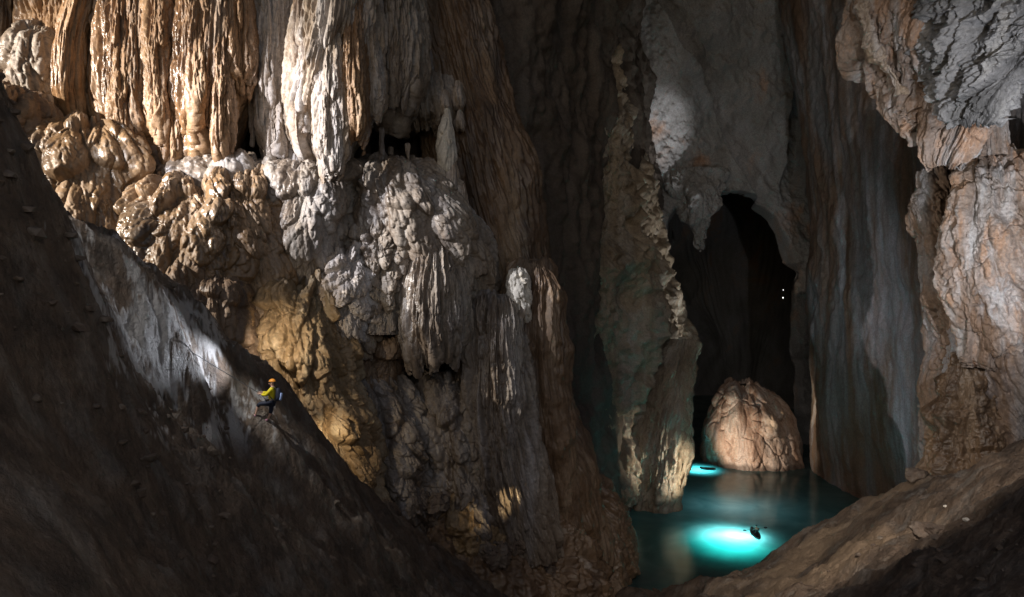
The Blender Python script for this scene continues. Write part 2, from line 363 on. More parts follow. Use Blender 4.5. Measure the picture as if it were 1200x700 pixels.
sheet('cave_wall', [(-95, 0), (-80, 22), (-62, 42), (-40, 50), (-26, 53), (-14, 56), (-4, 60), (4, 66), (10, 74), (14, 84), (18, 96), (24, 112)], -32, 66, 620, 560, M['wall'],
      lambda s, z, X: d_wall(s, z, X, 1.2, 11), (0, 30, 0),
      lean=lambda x, y, z: (0*z+np.clip(z-20, 0, 99)*0.0+x*0, y*0-np.clip(z-22, 0, 50)*0.10))
sheet('cave_wall', [(60, -2), (48, 12), (42, 28), (39.5, 42), (38.6, 50), (38.2, 57), (40, 63), (41.3, 71), (41.2, 79), (41, 86), (41.6, 92), (42.8, 97), (45, 102), (51, 108), (54, 116)], -32, 66, 620, 600, M['right'],
      lambda s, z, X: d_wall(s*.6, z, X, 0.36, 51)+0.15*fbm(X[0]*.4, X[1]*.4, X[2]*.25, 5, 53, .6), (0, 60, 0),
      lean=lambda x, y, z: (-np.clip(z-6, 0, 40)*0.12*sstep(70, 100, y)+np.clip(-z-14, 0, 10)*0.15*sstep(66, 74, y)*(1-sstep(86, 96, y)), y*0))

# far wall: a sheet whose arch-shaped opening runs back as a tunnel
YF = 108.0
arch = np.array([(540, 770, 958), (480, 770, 948), (420, 770, 946), (340, 774, 945), (300, 778, 939), (275, 782, 930), (255, 788, 918), (240, 796, 900), (231, 810, 878), (225, 828, 852)], float)
fx = np.linspace((640-600)/F*YF, (1020-600)/F*YF, 520); fz = np.linspace(-30, 62, 760)
FX, FZ = np.meshgrid(fx, fz, indexing='ij')
pxx = 600+FX/YF*F+5*fbm(FX*0.16, FZ*0.16, FX*0, 2, 61); pyy = 350-FZ/YF*F+5*fbm(FX*0.16, FZ*0.16, FX*0+9, 2, 62)
aL = np.interp(-pyy, -arch[:, 0], arch[:, 1]); aR = np.interp(-pyy, -arch[:, 0], arch[:, 2])
inside = np.minimum(pxx-aL, aR-pxx); inside = np.where(pyy < 226, np.minimum(inside, pyy-225), inside)
rim = sstep(-11, 1, inside)
crest = np.interp(pyy, [-60, 0, 60, 100, 150, 200, 250, 320], [690, 722, 765, 805, 845, 872, 902, 945])   # a fold of the vault
fold = sstep(-3, 6, pxx-crest)*5.0
slit = sstep(0, 8, pxx-928)*(1-sstep(20, 34, pxx-928))*sstep(0, 40, pyy-10)*(1-sstep(180, 250, pyy))*3.0
FY = YF-(np.clip(FZ-14, 0, 60)/30)**1.7*13+fold+slit-1.6*fbm(FX*0.08, FZ*0.08, FX*0, 5, 63, 0.5)-0.35*fbm(FX*0.4+FZ*.3, FZ*0.25-FX*.1, FX*0, 5, 64, 0.55)-0.10*fbm(FX*1.6, FZ*1.6, FX*0, 4, 66)
FY = FY-3.0*np.exp(-((pxx-770)/50)**2-((pyy-160)/80)**2)
FY = FY+rim*rim*3.0
o = grid_obj('cave_wall', np.stack([FX, FY, FZ], -1), M['farwall'], flip=True); tag(o, kind='structure')
bm = bmesh.new(); bm.from_mesh(o.data); bm.verts.ensure_lookup_table(); gone = inside.ravel() > .4
bmesh.ops.delete(bm, geom=[bm.verts[k] for k in np.nonzero(gone)[0]], context='VERTS'); bm.to_mesh(o.data); bm.free()
ol = np.array([(770, 640)]+[(a[1], a[0]) for a in arch]+[(a[2], a[0]) for a in arch[::-1]]+[(958, 640)], float)
ol = np.stack([np.interp(np.linspace(0, len(ol)-1, 160), np.arange(len(ol)), ol[:, c]) for c in (0, 1)], -1)
olx, olz = (ol[:, 0]-600)/F*YF, (350-ol[:, 1])/F*YF; mx_, mz_ = olx.mean(), -36.0
ry_ = np.concatenate([np.linspace(8, 66, 90), np.full(30, 66.0)+np.linspace(0, 6, 30)]); rs_ = np.concatenate([1.6+.25*np.sin(np.linspace(0, 3, 90)), np.linspace(1.6, .02, 30)])
TV = np.stack([mx_+(ry_[None]*.36)+(olx-mx_)[:, None]*rs_[None], YF+ry_[None]+0*olx[:, None], mz_+(olz-mz_)[:, None]*rs_[None]], -1)
TV = TV+normals(TV)*(2.5*fbm(TV[..., 0]*.09, TV[..., 1]*.09, TV[..., 2]*.09, 5, 68, .55))[..., None]
o = grid_obj('cave_wall', TV, M['farwall']); tag(o, kind='structure')

cx = np.linspace(-100, 80, 200); cy = np.linspace(24, 175, 200)
CX, CY = np.meshgrid(cx, cy, indexing='ij')
CZ = 58+5*fbm(CX*0.04, CY*0.04, CX*0, 4, 71)+1.5*fbm(CX*0.2, CY*0.2, CX*0, 4, 72)
o = grid_obj('ceiling', np.stack([CX, CY, CZ], -1), M['farwall'], flip=True); tag(o, kind='structure')

# water: murky translucent body under a slightly rippled reflecting skin
m, nt, b = new_mat('murky_pool_water'); N_ = nt.nodes; L_ = nt.links; N_.remove(b)
tr = N_.new('ShaderNodeBsdfTranslucent'); tr.inputs['Color'].default_value = (0.35, 0.75, 0.74, 1)
gl = N_.new('ShaderNodeBsdfGlossy'); gl.inputs['Roughness'].default_value = 0.15; gl.inputs['Color'].default_value = (0.8, 0.88, 0.9, 1)
fr = N_.new('ShaderNodeFresnel'); fr.inputs['IOR'].default_value = 1.33
df = N_.new('ShaderNodeBsdfDiffuse'); df.inputs['Color'].default_value = (.03, .045, .048, 1)
ad = N_.new('ShaderNodeAddShader'); L_.new(tr.outputs[0], ad.inputs[0]); L_.new(df.outputs[0], ad.inputs[1])
ns = N_.new('ShaderNodeTexNoise'); ns.inputs['Scale'].default_value = .22; ns.inputs['Detail'].default_value = 6; ns.inputs['Distortion'].default_value = .8
rs = N_.new('ShaderNodeValToRGB'); rs.color_ramp.elements[0].position = .3; rs.color_ramp.elements[0].color = (.16, .5, .5, 1); rs.color_ramp.elements[1].position = .7; rs.color_ramp.elements[1].color = (.42, .85, .84, 1)
tcs = N_.new('ShaderNodeTexCoord'); L_.new(tcs.outputs['Object'], ns.inputs['Vector']); L_.new(ns.outputs['Fac'], rs.inputs[0]); L_.new(rs.outputs[0], tr.inputs['Color'])
mxs = N_.new('ShaderNodeMixShader'); L_.new(fr.outputs[0], mxs.inputs[0]); L_.new(ad.outputs[0], mxs.inputs[1]); L_.new(gl.outputs[0], mxs.inputs[2])
tcw = N_.new('ShaderNodeTexCoord'); nw = N_.new('ShaderNodeTexNoise'); nw.inputs['Scale'].default_value = 0.8; nw.inputs['Detail'].default_value = 4
bw = N_.new('ShaderNodeBump'); bw.inputs['Strength'].default_value = 0.06; bw.inputs['Distance'].default_value = 0.2
L_.new(tcw.outputs['Object'], nw.inputs['Vector']); L_.new(nw.outputs['Fac'], bw.inputs['Height'])
L_.new(bw.outputs[0], gl.inputs['Normal']); L_.new(bw.outputs[0], fr.inputs['Normal'])
L_.new(mxs.outputs[0], N_['Material Output'].inputs['Surface'])
wx, wy = np.meshgrid(np.linspace(-4, 62, 40), np.linspace(46, 172, 60), indexing='ij')
o = grid_obj('water', np.stack([wx, wy, wx*0+WATER], -1), m); tag(o, kind='structure')

# ---------------------------------------------------------------- flowstone wall: curtains above the ledge
def L_(k=1.0, seed=0, big=2.4): return lambda s, z, X: d_lobe(s, z, X, k, seed, big)
def Fl(k=1.0, seed=0, big=1.6): return lambda s, z, X: d_flute(s, z, X, k, seed, big)
def Ro(k=1.0, seed=0, f=0.25): return lambda s, z, X: d_rough(s, z, X, k, seed, f)
GC = 'flowstone curtains hanging over the ledge'
def curtain(rows, Y, mat, label, seed, k=0.8, big=1.5, ragged=1.2, **kw):
    return formation('flowstone_curtain', rows, Y, M[mat], Fl(k, seed, big), label, 'flowstone curtain', GC, nu=kw.pop('nu', 300), nv=kw.pop('nv', 380), ragged=ragged, seed=seed, **kw)
curtain([(-60, -60, 50, 3), (40, -60, 45, 3), (100, -60, 40, 3), (150, -60, 20, 1)], 49, 'brown', 'dark brown fluted curtain in the upper left corner', 101)
curtain([(-60, 30, 110, 3), (20, 42, 112, 3.2), (60, 50, 108, 3), (110, 60, 100, 2), (140, 70, 95, .6)], 48.5, 'curtain', 'narrow tan curtain behind the grey knob near the upper left corner', 102)
formation('flowstone_boss', [(38, 56, 78, .6), (44, 46, 92, 2.5), (70, 36, 99, 4), (110, 34, 95, 4), (135, 40, 85, 2.5), (160, 45, 80, 1)], 47, M['grey'], L_(.5, 103, 1.1), 'grey rounded knob of flowstone beside the tallest tan curtain', 'flowstone boss', nu=220, nv=220)
curtain([(-60, 100, 165, 3), (0, 100, 150, 3.4), (60, 95, 130, 3.6), (120, 88, 128, 3.6), (150, 84, 126, 2.6), (162, 86, 124, 1.2)], 46.5, 'curtain', 'smooth rounded tan column of a curtain with a wet white streak', 104, 0.5, 2.6, .6)
curtain([(-60, 120, 235, 4), (60, 124, 232, 4.2), (120, 124, 228, 4), (160, 130, 226, 3.4), (185, 140, 222, 2.2), (200, 160, 215, .8)], 47.5, 'curtain', 'wide orange brown curtain of fine wet flutes left of the middle seam', 105, 0.75, 1.3, 2.0, nu=420, nv=460)
curtain([(-60, 215, 310, 3.6), (60, 216, 305, 4), (120, 214, 296, 3.8), (145, 216, 282, 3.6), (160, 218, 268, 3.0), (195, 224, 262, 2.2), (208, 230, 256, .6)], 47, 'curtain', 'orange curtain with needle thin drips beside the dark hollow', 106, 0.75, 1.2, 2.2, nu=400, nv=460)
curtain([(-60, 296, 352, 2.5), (40, 306, 350, 3), (100, 308, 345, 3), (150, 312, 340, 2.4), (180, 316, 335, 1.4), (194, 319, 330, .5)], 48, 'pale', 'slim whitish curtain between two dark hollows', 107, 0.7, 1.0, 2.0)
curtain([(-70, 380, 440, 3), (-10, 366, 452, 4), (50, 358, 458, 5), (110, 350, 446, 5), (145, 344, 430, 4.4), (165, 344, 416, 3.6), (185, 344, 408, 2.5), (198, 347, 400, .8)], 47.5, 'pale', 'broad curtain with a bright white stripe and rusty edges', 108, 0.8, 1.5, 2.0, nu=400, nv=460)
curtain([(-70, 420, 480, 2), (0, 430, 494, 3), (60, 430, 502, 3.4), (105, 424, 500, 3.2), (132, 426, 486, 2), (150, 432, 470, .6)], 50, 'grey', 'grey curtain with petal edges at the right end of the row', 109, 0.9, 1.6, 1.6)
curtain([(90, 470, 520, 1.5), (120, 460, 528, 2.4), (145, 462, 525, 2.0), (160, 475, 515, .5)], 52, 'grey', 'short greenish grey curtain above the small dark hollow', 110, 0.9, 1.4, 1.0)
for i, (x0, y0, y1, w, Y, mt, lab) in enumerate([
        (70, -60, 128, 12, 45.8, 'curtain', 'thin tan drapery between the grey knob and the smooth rounded column'),
        (127, -60, 176, 9, 45.0, 'ochre', 'dark amber seam of drips along the right side of the smooth rounded column'),
        (150, 20, 205, 13, 43.6, 'curtain', 'narrow drapery starting below the frame top on the wide orange brown curtain'),
        (188, -60, 170, 10, 43.5, 'curtain', 'needle thin wet drapery down the middle of the wide orange brown curtain'),
        (205, 60, 212, 12, 44.2, 'curtain', 'tan drapery touching the ledge right of the wide orange brown curtain'),
        (234, -60, 150, 13, 43.2, 'curtain', 'glossy amber drapery on the left half of the curtain with needle thin drips'),
        (262, 30, 188, 9, 43.4, 'curtain', 'light tan drip drapery ending beside the larger dark hollow'),
        (284, -60, 120, 11, 44.0, 'curtain', 'short tan drapery high above the larger dark hollow'),
        (324, 70, 205, 8, 45.6, 'pale', 'whitish drapery on the slim whitish curtain'),
        (362, -60, 160, 12, 44.0, 'rightochre', 'rusty drapery on the left edge of the broad white striped curtain'),
        (388, 40, 204, 15, 42.8, 'pale', 'brightest whitish drapery down the centre of the broad curtain'),
        (414, -10, 178, 12, 43.2, 'curtain', 'tan drapery right of the brightest whitish one'),
        (436, 30, 150, 10, 44.6, 'pale', 'grey white drapery above the left end of the small hollow'),
        (464, -60, 128, 12, 46.6, 'grey', 'grey drapery in the middle of the last curtain')]):
    curtain([(y0, x0-w*.4, x0+w*.4, .4), (y0+.25*(y1-y0), x0-w*.9, x0+w*.8, .8), (y0+.6*(y1-y0), x0-w*1.1, x0+w*1.1, 1.0), (y0+.88*(y1-y0), x0-w*.9, x0+w, .8), (y1, x0-w*.5, x0+w*.4, .2)], Y+.55, mt, lab, 700+i, .55, .8, 1.6, nu=130, nv=360)
formation('flowstone_flank', [(-60, 440, 560, 3), (60, 462, 592, 4.5), (150, 490, 612, 5), (250, 518, 632, 5), (320, 545, 642, 4.4), (420, 565, 655, 4), (560, 580, 690, 4), (660, 600, 700, 3)], 57, M['brown'],
          lambda s, z, X: d_flute(s, z, X, .8, 115, 1.8)+.7*fbm(X[0]*.2, X[1]*.2, X[2]*.12, 5, 116), 'dark brown fluted flank descending to the right behind the pale petals', 'flowstone flank', nu=340, nv=480)
# thin hanging drips in the hollows
GS = 'stalactites hanging in the hollows below the curtains'
def stalactite(px, py0, py1, w, Y, mat, label, group, seed, tilt=0, name='stalactite'):
    return formation(name, [(py0, px-w, px+w, w/F*Y), (py0+(py1-py0)*.5, px-w*.7+tilt*.5, px+w*.7+tilt*.5, w*.7/F*Y), (py1-2, px-w*.35+tilt, px+w*.35+tilt, w*.35/F*Y), (py1, px-.3+tilt, px+.3+tilt, .02)],
                     Y, M[mat], lambda s, z, X: 0.18*lobes(s, z, .35, 1.6, seed)+.08*fbm(X[0]*3, X[1]*3, X[2], 3, seed), label, 'stalactite', group, nu=40, nv=90, full=True, sm=.03)
stalactite(447, 150, 196, 3.0, 47, 'rightochre', 'rusty orange stalactite touching the ledge between two dark hollows', GS, 121)
stalactite(478, 168, 196, 2.0, 49, 'pale', 'whitish stalactite at the right end of the small hollow', GS, 122)
stalactite(296, 118, 172, 4.5, 46.5, 'pale', 'ragged pale stalactite in front of the larger dark hollow', GS, 123)
stalactite(458, 172, 192, 1.6, 49, 'grey', 'tiny grey stalactite in the middle of the small hollow', GS, 124)

# ---------------------------------------------------------------- flowstone wall: mounds below the ledge
GM = 'flowstone mounds stacked on the big wall'
def mound(rows, Y, mat, label, seed, k=0.8, big=2.2, **kw):
    return formation('flowstone_mound', rows, Y, M[mat], kw.pop('disp', None) or L_(k*1.1, seed, big), label, 'flowstone mound', GM, nu=kw.pop('nu', 340), nv=kw.pop('nv', 340), seed=seed, **kw)
mound([(112, -40, 30, .5), (130, -50, 60, 4), (200, -60, 75, 6), (300, -60, 80, 6)], 43, 'brown', 'dark brown mound at the left edge above the slope', 200, .8, 2.4)
mound([(150, 80, 130, .5), (158, 55, 165, 3), (190, 40, 190, 4.5), (240, 50, 205, 5.5), (300, 70, 215, 6), (380, 100, 230, 6)], 45, 'ochre', 'ochre mound of smooth wet lobes just above the slope crest', 201, .8, 2.0, nu=420, nv=420)
mound([(188, 200, 330, .6), (194, 185, 370, 3), (215, 175, 390, 4.4), (260, 170, 380, 4.8), (320, 180, 360, 4.5)], 47.5, 'grey', 'dark flat topped mound forming the ledge under the curtains', 202, .8, 2.0, nu=420)
mound([(215, 190, 250, .5), (225, 165, 290, 3), (260, 150, 320, 5), (310, 155, 325, 6), (360, 170, 325, 6), (460, 200, 330, 6)], 44.5, 'ochre', 'broad orange brown mound of glossy lobes in the middle of the left half', 203, .85, 1.7, nu=460, nv=460)
mound([(283, 195, 235, .4), (290, 178, 255, 2.5), (330, 165, 270, 4), (380, 175, 275, 4.6), (440, 200, 290, 4.6)], 41.5, 'brown', 'chocolate brown dome of lobes resting against the slope crest', 204, .7, 1.6)
mound([(330, 240, 265, .4), (338, 230, 282, 1.8), (370, 228, 292, 2.6), (430, 235, 300, 2.8)], 40, 'brown', 'small dark dome in front of the slope below the chocolate dome', 205, .5, 1.2, nu=240, nv=240)
mound([(205, 270, 310, .4), (212, 250, 335, 3), (250, 255, 350, 4.6), (310, 270, 362, 5), (370, 280, 360, 4), (450, 290, 370, 3.4)], 46, 'ochre', 'tall amber mound of lobes running down the centre of the big wall', 206, .8, 1.6, nu=400, nv=460)
mound([(190, 330, 400, .6), (198, 320, 425, 3), (230, 325, 425, 4.2), (290, 335, 415, 4.4), (340, 340, 400, 3.4), (400, 345, 395, 2)], 47.5, 'grey', 'tall dark grey knobbly mound under the whitest curtain', 207, .9, 1.9, nu=400, nv=460)
mound([(192, 440, 470, .5), (200, 415, 510, 3), (225, 405, 540, 4.6), (260, 410, 562, 5.2), (300, 420, 575, 4.4), (350, 430, 575, 3)], 50, 'grey', 'large grey mound with overlapping petals at the right end of the ledge', 208, .85, 1.8, nu=440, nv=400)
mound([(262, 425, 460, .4), (272, 412, 480, 2.2), (320, 410, 485, 2.8), (390, 420, 480, 2.4)], 47.5, 'grey', 'lumpy grey mound between the white mound and the fluted grey dome', 209, .8, 1.0, nu=300)
mound([(290, 395, 420, .3), (302, 380, 440, 2.4), (340, 372, 448, 3.4), (380, 370, 445, 3.2), (400, 376, 435, 1.6), (420, 385, 425, .4)], 46.5, 'pale', 'whitish rough mound with a shadowed underside', 210, .8, 1.2, disp=L_(.8, 210, 1.0))
mound([(287, 500, 520, .3), (296, 488, 535, 2.2), (330, 474, 550, 3.6), (380, 472, 552, 4), (405, 476, 552, 3.8), (420, 480, 548, 3.4), (430, 484, 542, 3.0)], 48, 'grey', 'fluted grey dome above the black hole in the wall', 211, .7, 1.5, disp=Fl(.7, 211, 1.1), nu=360, ragged=1.6)
mound([(325, 335, 375, .4), (345, 305, 398, 2.6), (400, 305, 408, 3.6), (470, 325, 420, 3.8), (530, 365, 440, 3.6), (590, 395, 450, 3)], 44.5, 'gold', 'golden yellow mound lit by a hidden lamp behind the climber', 212, .8, 1.4, disp=L_(1.0, 212, 1.3), nu=380, nv=460)
mound([(345, 565, 600, .4), (356, 552, 612, 2.4), (400, 545, 618, 3.6), (480, 545, 625, 4), (560, 560, 640, 4), (640, 580, 660, 3.4)], 50, 'grey', 'tall grey fluted column leaning on the smooth stalagmite', 213, .8, 1.3, disp=Fl(.85, 213, 1.2), nu=360, nv=460)
mound([(430, 395, 440, .5), (445, 385, 470, 1.6), (500, 390, 500, 2.6), (560, 410, 510, 3), (620, 420, 520, 3)], 48, 'grey', 'shadowed dark grey mound at the foot of the big wall', 214, .8, 1.4, disp=L_(.95, 214, 1.3))
mound([(435, 505, 560, .5), (450, 490, 580, 2.4), (500, 485, 590, 3.4), (560, 500, 600, 3.6), (620, 520, 610, 3.4)], 50, 'grey', 'lumpy grey mound right of the black hole', 215, .8, 1.3, nu=320)
mound([(395, 415, 470, .4), (405, 405, 480, 2), (430, 400, 470, 2.2), (470, 405, 450, 1.2)], 48.5, 'brown', 'brown knobbly mound left of the black hole', 216, .8, 1.1)
# smooth stalagmite with the blue-white stripe
formation('stalagmite', [(304, 618, 632, .3), (308, 606, 646, 1.6), (325, 598, 656, 2.6), (370, 592, 662, 3.2), (430, 594, 664, 3.2), (500, 602, 664, 2.6), (560, 612, 666, 1.8), (620, 628, 668, .8)], 51.5, M['brown'],
          lambda s, z, X: d_flute(s, z, X, .6, 221, 2.0)+.8*fbm(X[0]*.25, X[1]*.25, X[2]*.2, 4, 225), 'tall round topped stalagmite at the dark right end of the flowstone wall', 'stalagmite', nu=320, nv=440)
formation('calcite_flow', [(315, 600, 612, .2), (322, 596, 618, .8), (345, 594, 622, 1.2), (370, 600, 622, .9), (385, 606, 618, .2)], 48.8, M['white'],
          lambda s, z, X: .25*lobes(s, z, .35, .9, 223)+.1*fbm(X[0]*2, X[1]*2, X[2]*2, 4, 224), 'blue white calcite patch on the left shoulder of the round stalagmite', 'calcite flow', nu=140, nv=160)
# bright petals on the right flank
GP = 'pale petals of calcite on the dark flank'
for i, (px, py, w, h, Y, lab, mt) in enumerate([
        (524, 168, 10, 40, 51, 'largest brilliant white petal on the edge of the dark flank', 'white'),
        (522, 122, 6, 16, 52, 'pointed white petal just above the largest petal', 'pale'),
        (537, 112, 6, 17, 53, 'topmost grey white petal of the flank', 'pale'),
        (539, 140, 5, 14, 53, 'small tan petal right of the largest white petal', 'pale'),
        (530, 215, 9, 26, 51, 'long grey petal under the largest white petal', 'pale'),
        (540, 238, 9, 24, 51, 'broad pinkish petal above the grey twin petals', 'pale'),
        (547, 290, 12, 22, 51, 'grey ribbed petal lowest on the flank beside the fluted dome', 'grey'),
        (560, 298, 8, 20, 52, 'narrow grey petal at the outer edge of the flank', 'grey'),
        (502, 215, 13, 30, 51.5, 'bluish grey petal where the ledge ends', 'grey'),
        (484, 42, 6, 16, 50, 'bright petal high on the right rim of the last curtain', 'pale'),
        (478, 18, 7, 20, 50, 'petal at the top edge above the last curtain', 'pale'),
        (494, 70, 5, 16, 51, 'thin sharp petal halfway down the rim of the last curtain', 'pale'),
        (558, 190, 5, 14, 55, 'lone rusty petal in the dark brown flank', 'rightochre')]):
    formation('calcite_petal', [(py-h, px-w*.3, px+w*.25, .25), (py-h*.4, px-w*.7, px+w*.7, .9), (py+h*.4, px-w, px+w, 1.3), (py+h*.85, px-w*.7, px+w*.8, .9), (py+h, px-w*.2, px+w*.3, .15)], Y-1.6, M[mt],
              lambda s, z, X, i=i: .22*lobes(s, z, .5, 2.0, 300+i)+.12*fbm(X[0], X[1], X[2]*.5, 4, 320+i), lab, 'calcite petal', GP, nu=90, nv=120)
# foot of the wall
formation('boulder', [(566, 540, 570, .4), (572, 515, 590, 2), (595, 502, 606, 3), (625, 510, 610, 3), (650, 530, 600, 2.4), (670, 545, 590, 1.5)], 49, M['gold'], Ro(.45, 231, .6), 'ochre pitted boulder lit at the foot of the wall', 'boulder', nu=260, nv=200)

mound([(548, 420, 470, .5), (560, 405, 540, 2.5), (600, 400, 640, 4.5), (650, 420, 690, 6), (720, 450, 720, 7)], 51, 'brown', 'low brown rubble covered apron at the foot of the big wall', 217, .9, 1.2, disp=Ro(1.0, 217, .3), nu=420, nv=260)
formation('wet_rock', [(555, 672, 690, .5), (575, 660, 708, 3), (600, 655, 724, 4), (630, 650, 736, 5), (660, 640, 742, 6), (700, 630, 738, 6), (760, 630, 730, 6)], 62, M['brown'], lambda s, z, X: d_rough(s, z, X, .5, 241, .3)+.8*lobes(s+z*.6, z, .9, 6, 242), 'dark wet rock with draped ribs on the near left shore of the pool', 'wet rock', nu=320, nv=320)
for i, (px, py, Y, r, lab) in enumerate([
        (433, 563, 46, .75, 'smooth grey boulder wedged where the golden mound meets the slope'), (430, 587, 44.5, .6, 'pale stone lying on the slope crest below the wedged boulder'),
        (478, 598, 46, .9, 'flat reddish slab on the rubble apron'), (497, 584, 46.4, .7, 'rounded stone at the top of the rubble left of the ochre boulder'),
        (512, 592, 45.6, .6, 'dark stone touching the left side of the ochre boulder'), (455, 612, 44.5, .8, 'low brown boulder in the middle of the rubble apron'),
        (580, 650, 46, .9, 'grey stone under the ochre boulder'), (628, 668, 48, 1.1, 'round brown boulder at the lower end of the rubble'), (607, 640, 46.5, .5, 'small tan stone right below the ochre boulder')]):
    q = r*F/Y
    formation('boulder', [(py-q*.75, px-q*.3, px+q*.3, r*.2), (py-q*.5, px-q*.85, px+q*.8, r*.8), (py, px-q*1.15, px+q*1.15, r), (py+q*.5, px-q, px+q*.95, r*.9), (py+q*.8, px-q*.4, px+q*.4, r*.2)], Y, M['stone'],
              lambda s, z, X, i=i: .35*fbm(X[0]*.9+i*9, X[1]*.9, X[2]*.9, 5, 250, .55, True)+.06*fbm(X[0]*4, X[1]*4, X[2]*4, 3, 251), lab, 'boulder', 'loose boulders on the rubble apron', nu=90, nv=70, full=True)

# ---------------------------------------------------------------- gate pillar, drip curtain, island, blade
gr_ = np.array([(-60, 640, 690, 700), (40, 640, 705, 716), (100, 640, 715, 735), (150, 642, 727, 752), (200, 644, 738, 762), (250, 646, 750, 772), (300, 648, 758, 784), (340, 650, 762, 796), (385, 650, 764, 812), (440, 652, 764, 815), (480, 655, 746, 804), (530, 660, 740, 794), (560, 664, 738, 788), (590, 668, 736, 786), (640, 670, 736, 770)], float)
NU, NV = 560, 620
zr = np.linspace(46, -29, NV); pr_ = 350-zr/90*F
def gi(c): return smooth1(np.interp(pr_, gr_[:, 0], gr_[:, c]), 14)
xa, xb, xc = (gi(1)-600)/F*73, (gi(2)-600)/F*78, (gi(3)-600)/F*98
tt = np.linspace(0, 1, NU)[:, None]
kx = np.array([0, .28, .66, 1.0]); ky = [73, 78, 98, 113]
GVx = np.where(tt < .28, xa+(xb-xa)*tt/.28, np.where(tt < .66, xb+(xc-xb)*(tt-.28)/.38, xc-((tt-.66)/.34)**1.5*6))
GVy = np.interp(tt, kx, ky)+0*xa[None]
GVv = np.stack([GVx, GVy, zr[None]+0*tt], -1)
for c in (0, 1):
    GVv[..., c] = np.apply_along_axis(lambda v: smooth1(v, 60), 0, GVv[..., c])
Nn = normals(GVv); 
if Nn[NU//6, NV//2, 1] > 0: Nn = -Nn
sg = tt*44+0*xa[None]
dg_ = 1.3*fbm(GVx*.12, GVy*.12, GVv[..., 2]*.12, 4, 401, .5, True)+.9*fbm(GVx*.3, GVy*.3, GVv[..., 2]*.35, 5, 404, .55)+.8*lobes(sg, GVv[..., 2], 2.2, 6, 403)+.45*lobes(sg, GVv[..., 2], .9, 2.2, 405)+.2*lobes(sg, GVv[..., 2], .4, .9, 406)
dg_ = dg_-dg_.mean()-.2
o = grid_obj('rock_pillar', GVv+Nn*(dg_*(1-.35*np.exp(-((tt-.68)/.10)**2)))[..., None], M['gate'], None, (14, 84, -29), flip=True); tag(o, 'ragged black rock pillar on the left of the tunnel with a lit right edge', 'rock pillar')
formation('drip_curtain', [(395, 796, 812, .4), (430, 776, 808, 2.2), (470, 754, 808, 3.6), (510, 738, 804, 4.6), (545, 734, 796, 5), (575, 734, 784, 4.5), (598, 735, 776, 3.4), (612, 738, 764, 2.4)], 82, M['gate'],
          lambda s, z, X: d_flute(s, z, X, .85, 411, 1.3)+.8*fbm(X[0]*.22, X[1]*.22, X[2]*.22, 4, 412, .5)+.25*lobes(s, z, .6, 1.5, 413), 'tan curtain of stone drips ending just above the pool', 'drip curtain', nu=380, nv=420, ragged=2.6, seed=12)
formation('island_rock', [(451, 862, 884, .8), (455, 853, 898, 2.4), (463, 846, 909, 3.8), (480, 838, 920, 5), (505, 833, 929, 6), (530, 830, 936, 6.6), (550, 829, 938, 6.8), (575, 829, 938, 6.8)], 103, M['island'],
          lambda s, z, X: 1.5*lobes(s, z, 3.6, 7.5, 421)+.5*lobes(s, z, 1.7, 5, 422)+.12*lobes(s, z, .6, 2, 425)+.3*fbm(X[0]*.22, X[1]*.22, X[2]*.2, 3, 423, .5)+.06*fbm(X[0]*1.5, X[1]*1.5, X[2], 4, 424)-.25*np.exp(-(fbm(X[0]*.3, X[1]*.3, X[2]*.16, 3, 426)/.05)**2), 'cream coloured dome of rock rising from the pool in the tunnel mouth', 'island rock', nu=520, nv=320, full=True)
formation('rock_blade', [(196, 786, 846, .3), (216, 782, 848, 1.6), (234, 790, 842, 2.2), (250, 799, 834, 2.2), (268, 808, 830, 1.4), (282, 813, 826, .8), (292, 817, 823, .2)], 106, M['farwall'], lambda s, z, X: 1.0*fbm(X[0]*.28, X[1]*.28, X[2]*.2, 5, 431, .55)+.5*lobes(s, z, 1.2, 4, 432)+.25*fbm(X[0]*1.2, X[1]*1.2, X[2]*.8, 4, 433, .6), 'grey blade of rock hanging from the left of the tunnel arch', 'rock blade', nu=200, nv=200, ragged=1.0)

# ---------------------------------------------------------------- right side formations
formation('overhanging_rock', [(-60, 1000, 1180, 4), (0, 1014, 1170, 5), (30, 1016, 1165, 5), (55, 1024, 1160, 5), (85, 1046, 1160, 4.6), (130, 1074, 1150, 3.6), (165, 1092, 1140, 2.2), (186, 1102, 1125, .8), (194, 1106, 1116, .2)], 47, M['rightochre'],
          lambda s, z, X: d_slant(s, z, X, 1.0, 501, -.55, 1.5), 'rusty overhanging rock with a white left edge at the upper right', 'rock overhang', nu=420, nv=420)
formation('overhanging_rock', [(-70, 1095, 1310, 4), (0, 1104, 1310, 5), (40, 1112, 1310, 5), (80, 1124, 1215, 4), (110, 1126, 1170, 3), (130, 1128, 1155, 1.4), (142, 1135, 1150, .4)], 42, M['rightgrey'],
          lambda s, z, X: d_slant(s, z, X, .9, 511, -.6, 1.1)+.35*fbm(X[0]*.7, X[1]*.7, X[2]*.7, 5, 513, .6, True), 'weathered grey overhanging rock in the upper right corner', 'rock overhang', nu=420, nv=360)
formation('calcite_flow', [(2, 1006, 1014, .2), (28, 1007, 1021, .5), (52, 1013, 1026, .5), (74, 1028, 1039, .4), (96, 1045, 1053, .3), (112, 1056, 1062, .1)], 46.2, M['pale'], lambda s, z, X: .4*fbm(X[0]*.6, X[1]*.6, X[2]*.6, 5, 515, .6)+.25*lobes(s, z, .5, 1.2, 516), 'white rim of calcite on the left edge of the rusty overhang', 'calcite flow', nu=120, nv=160)
GR = 'flowstone columns on the lit right wall'
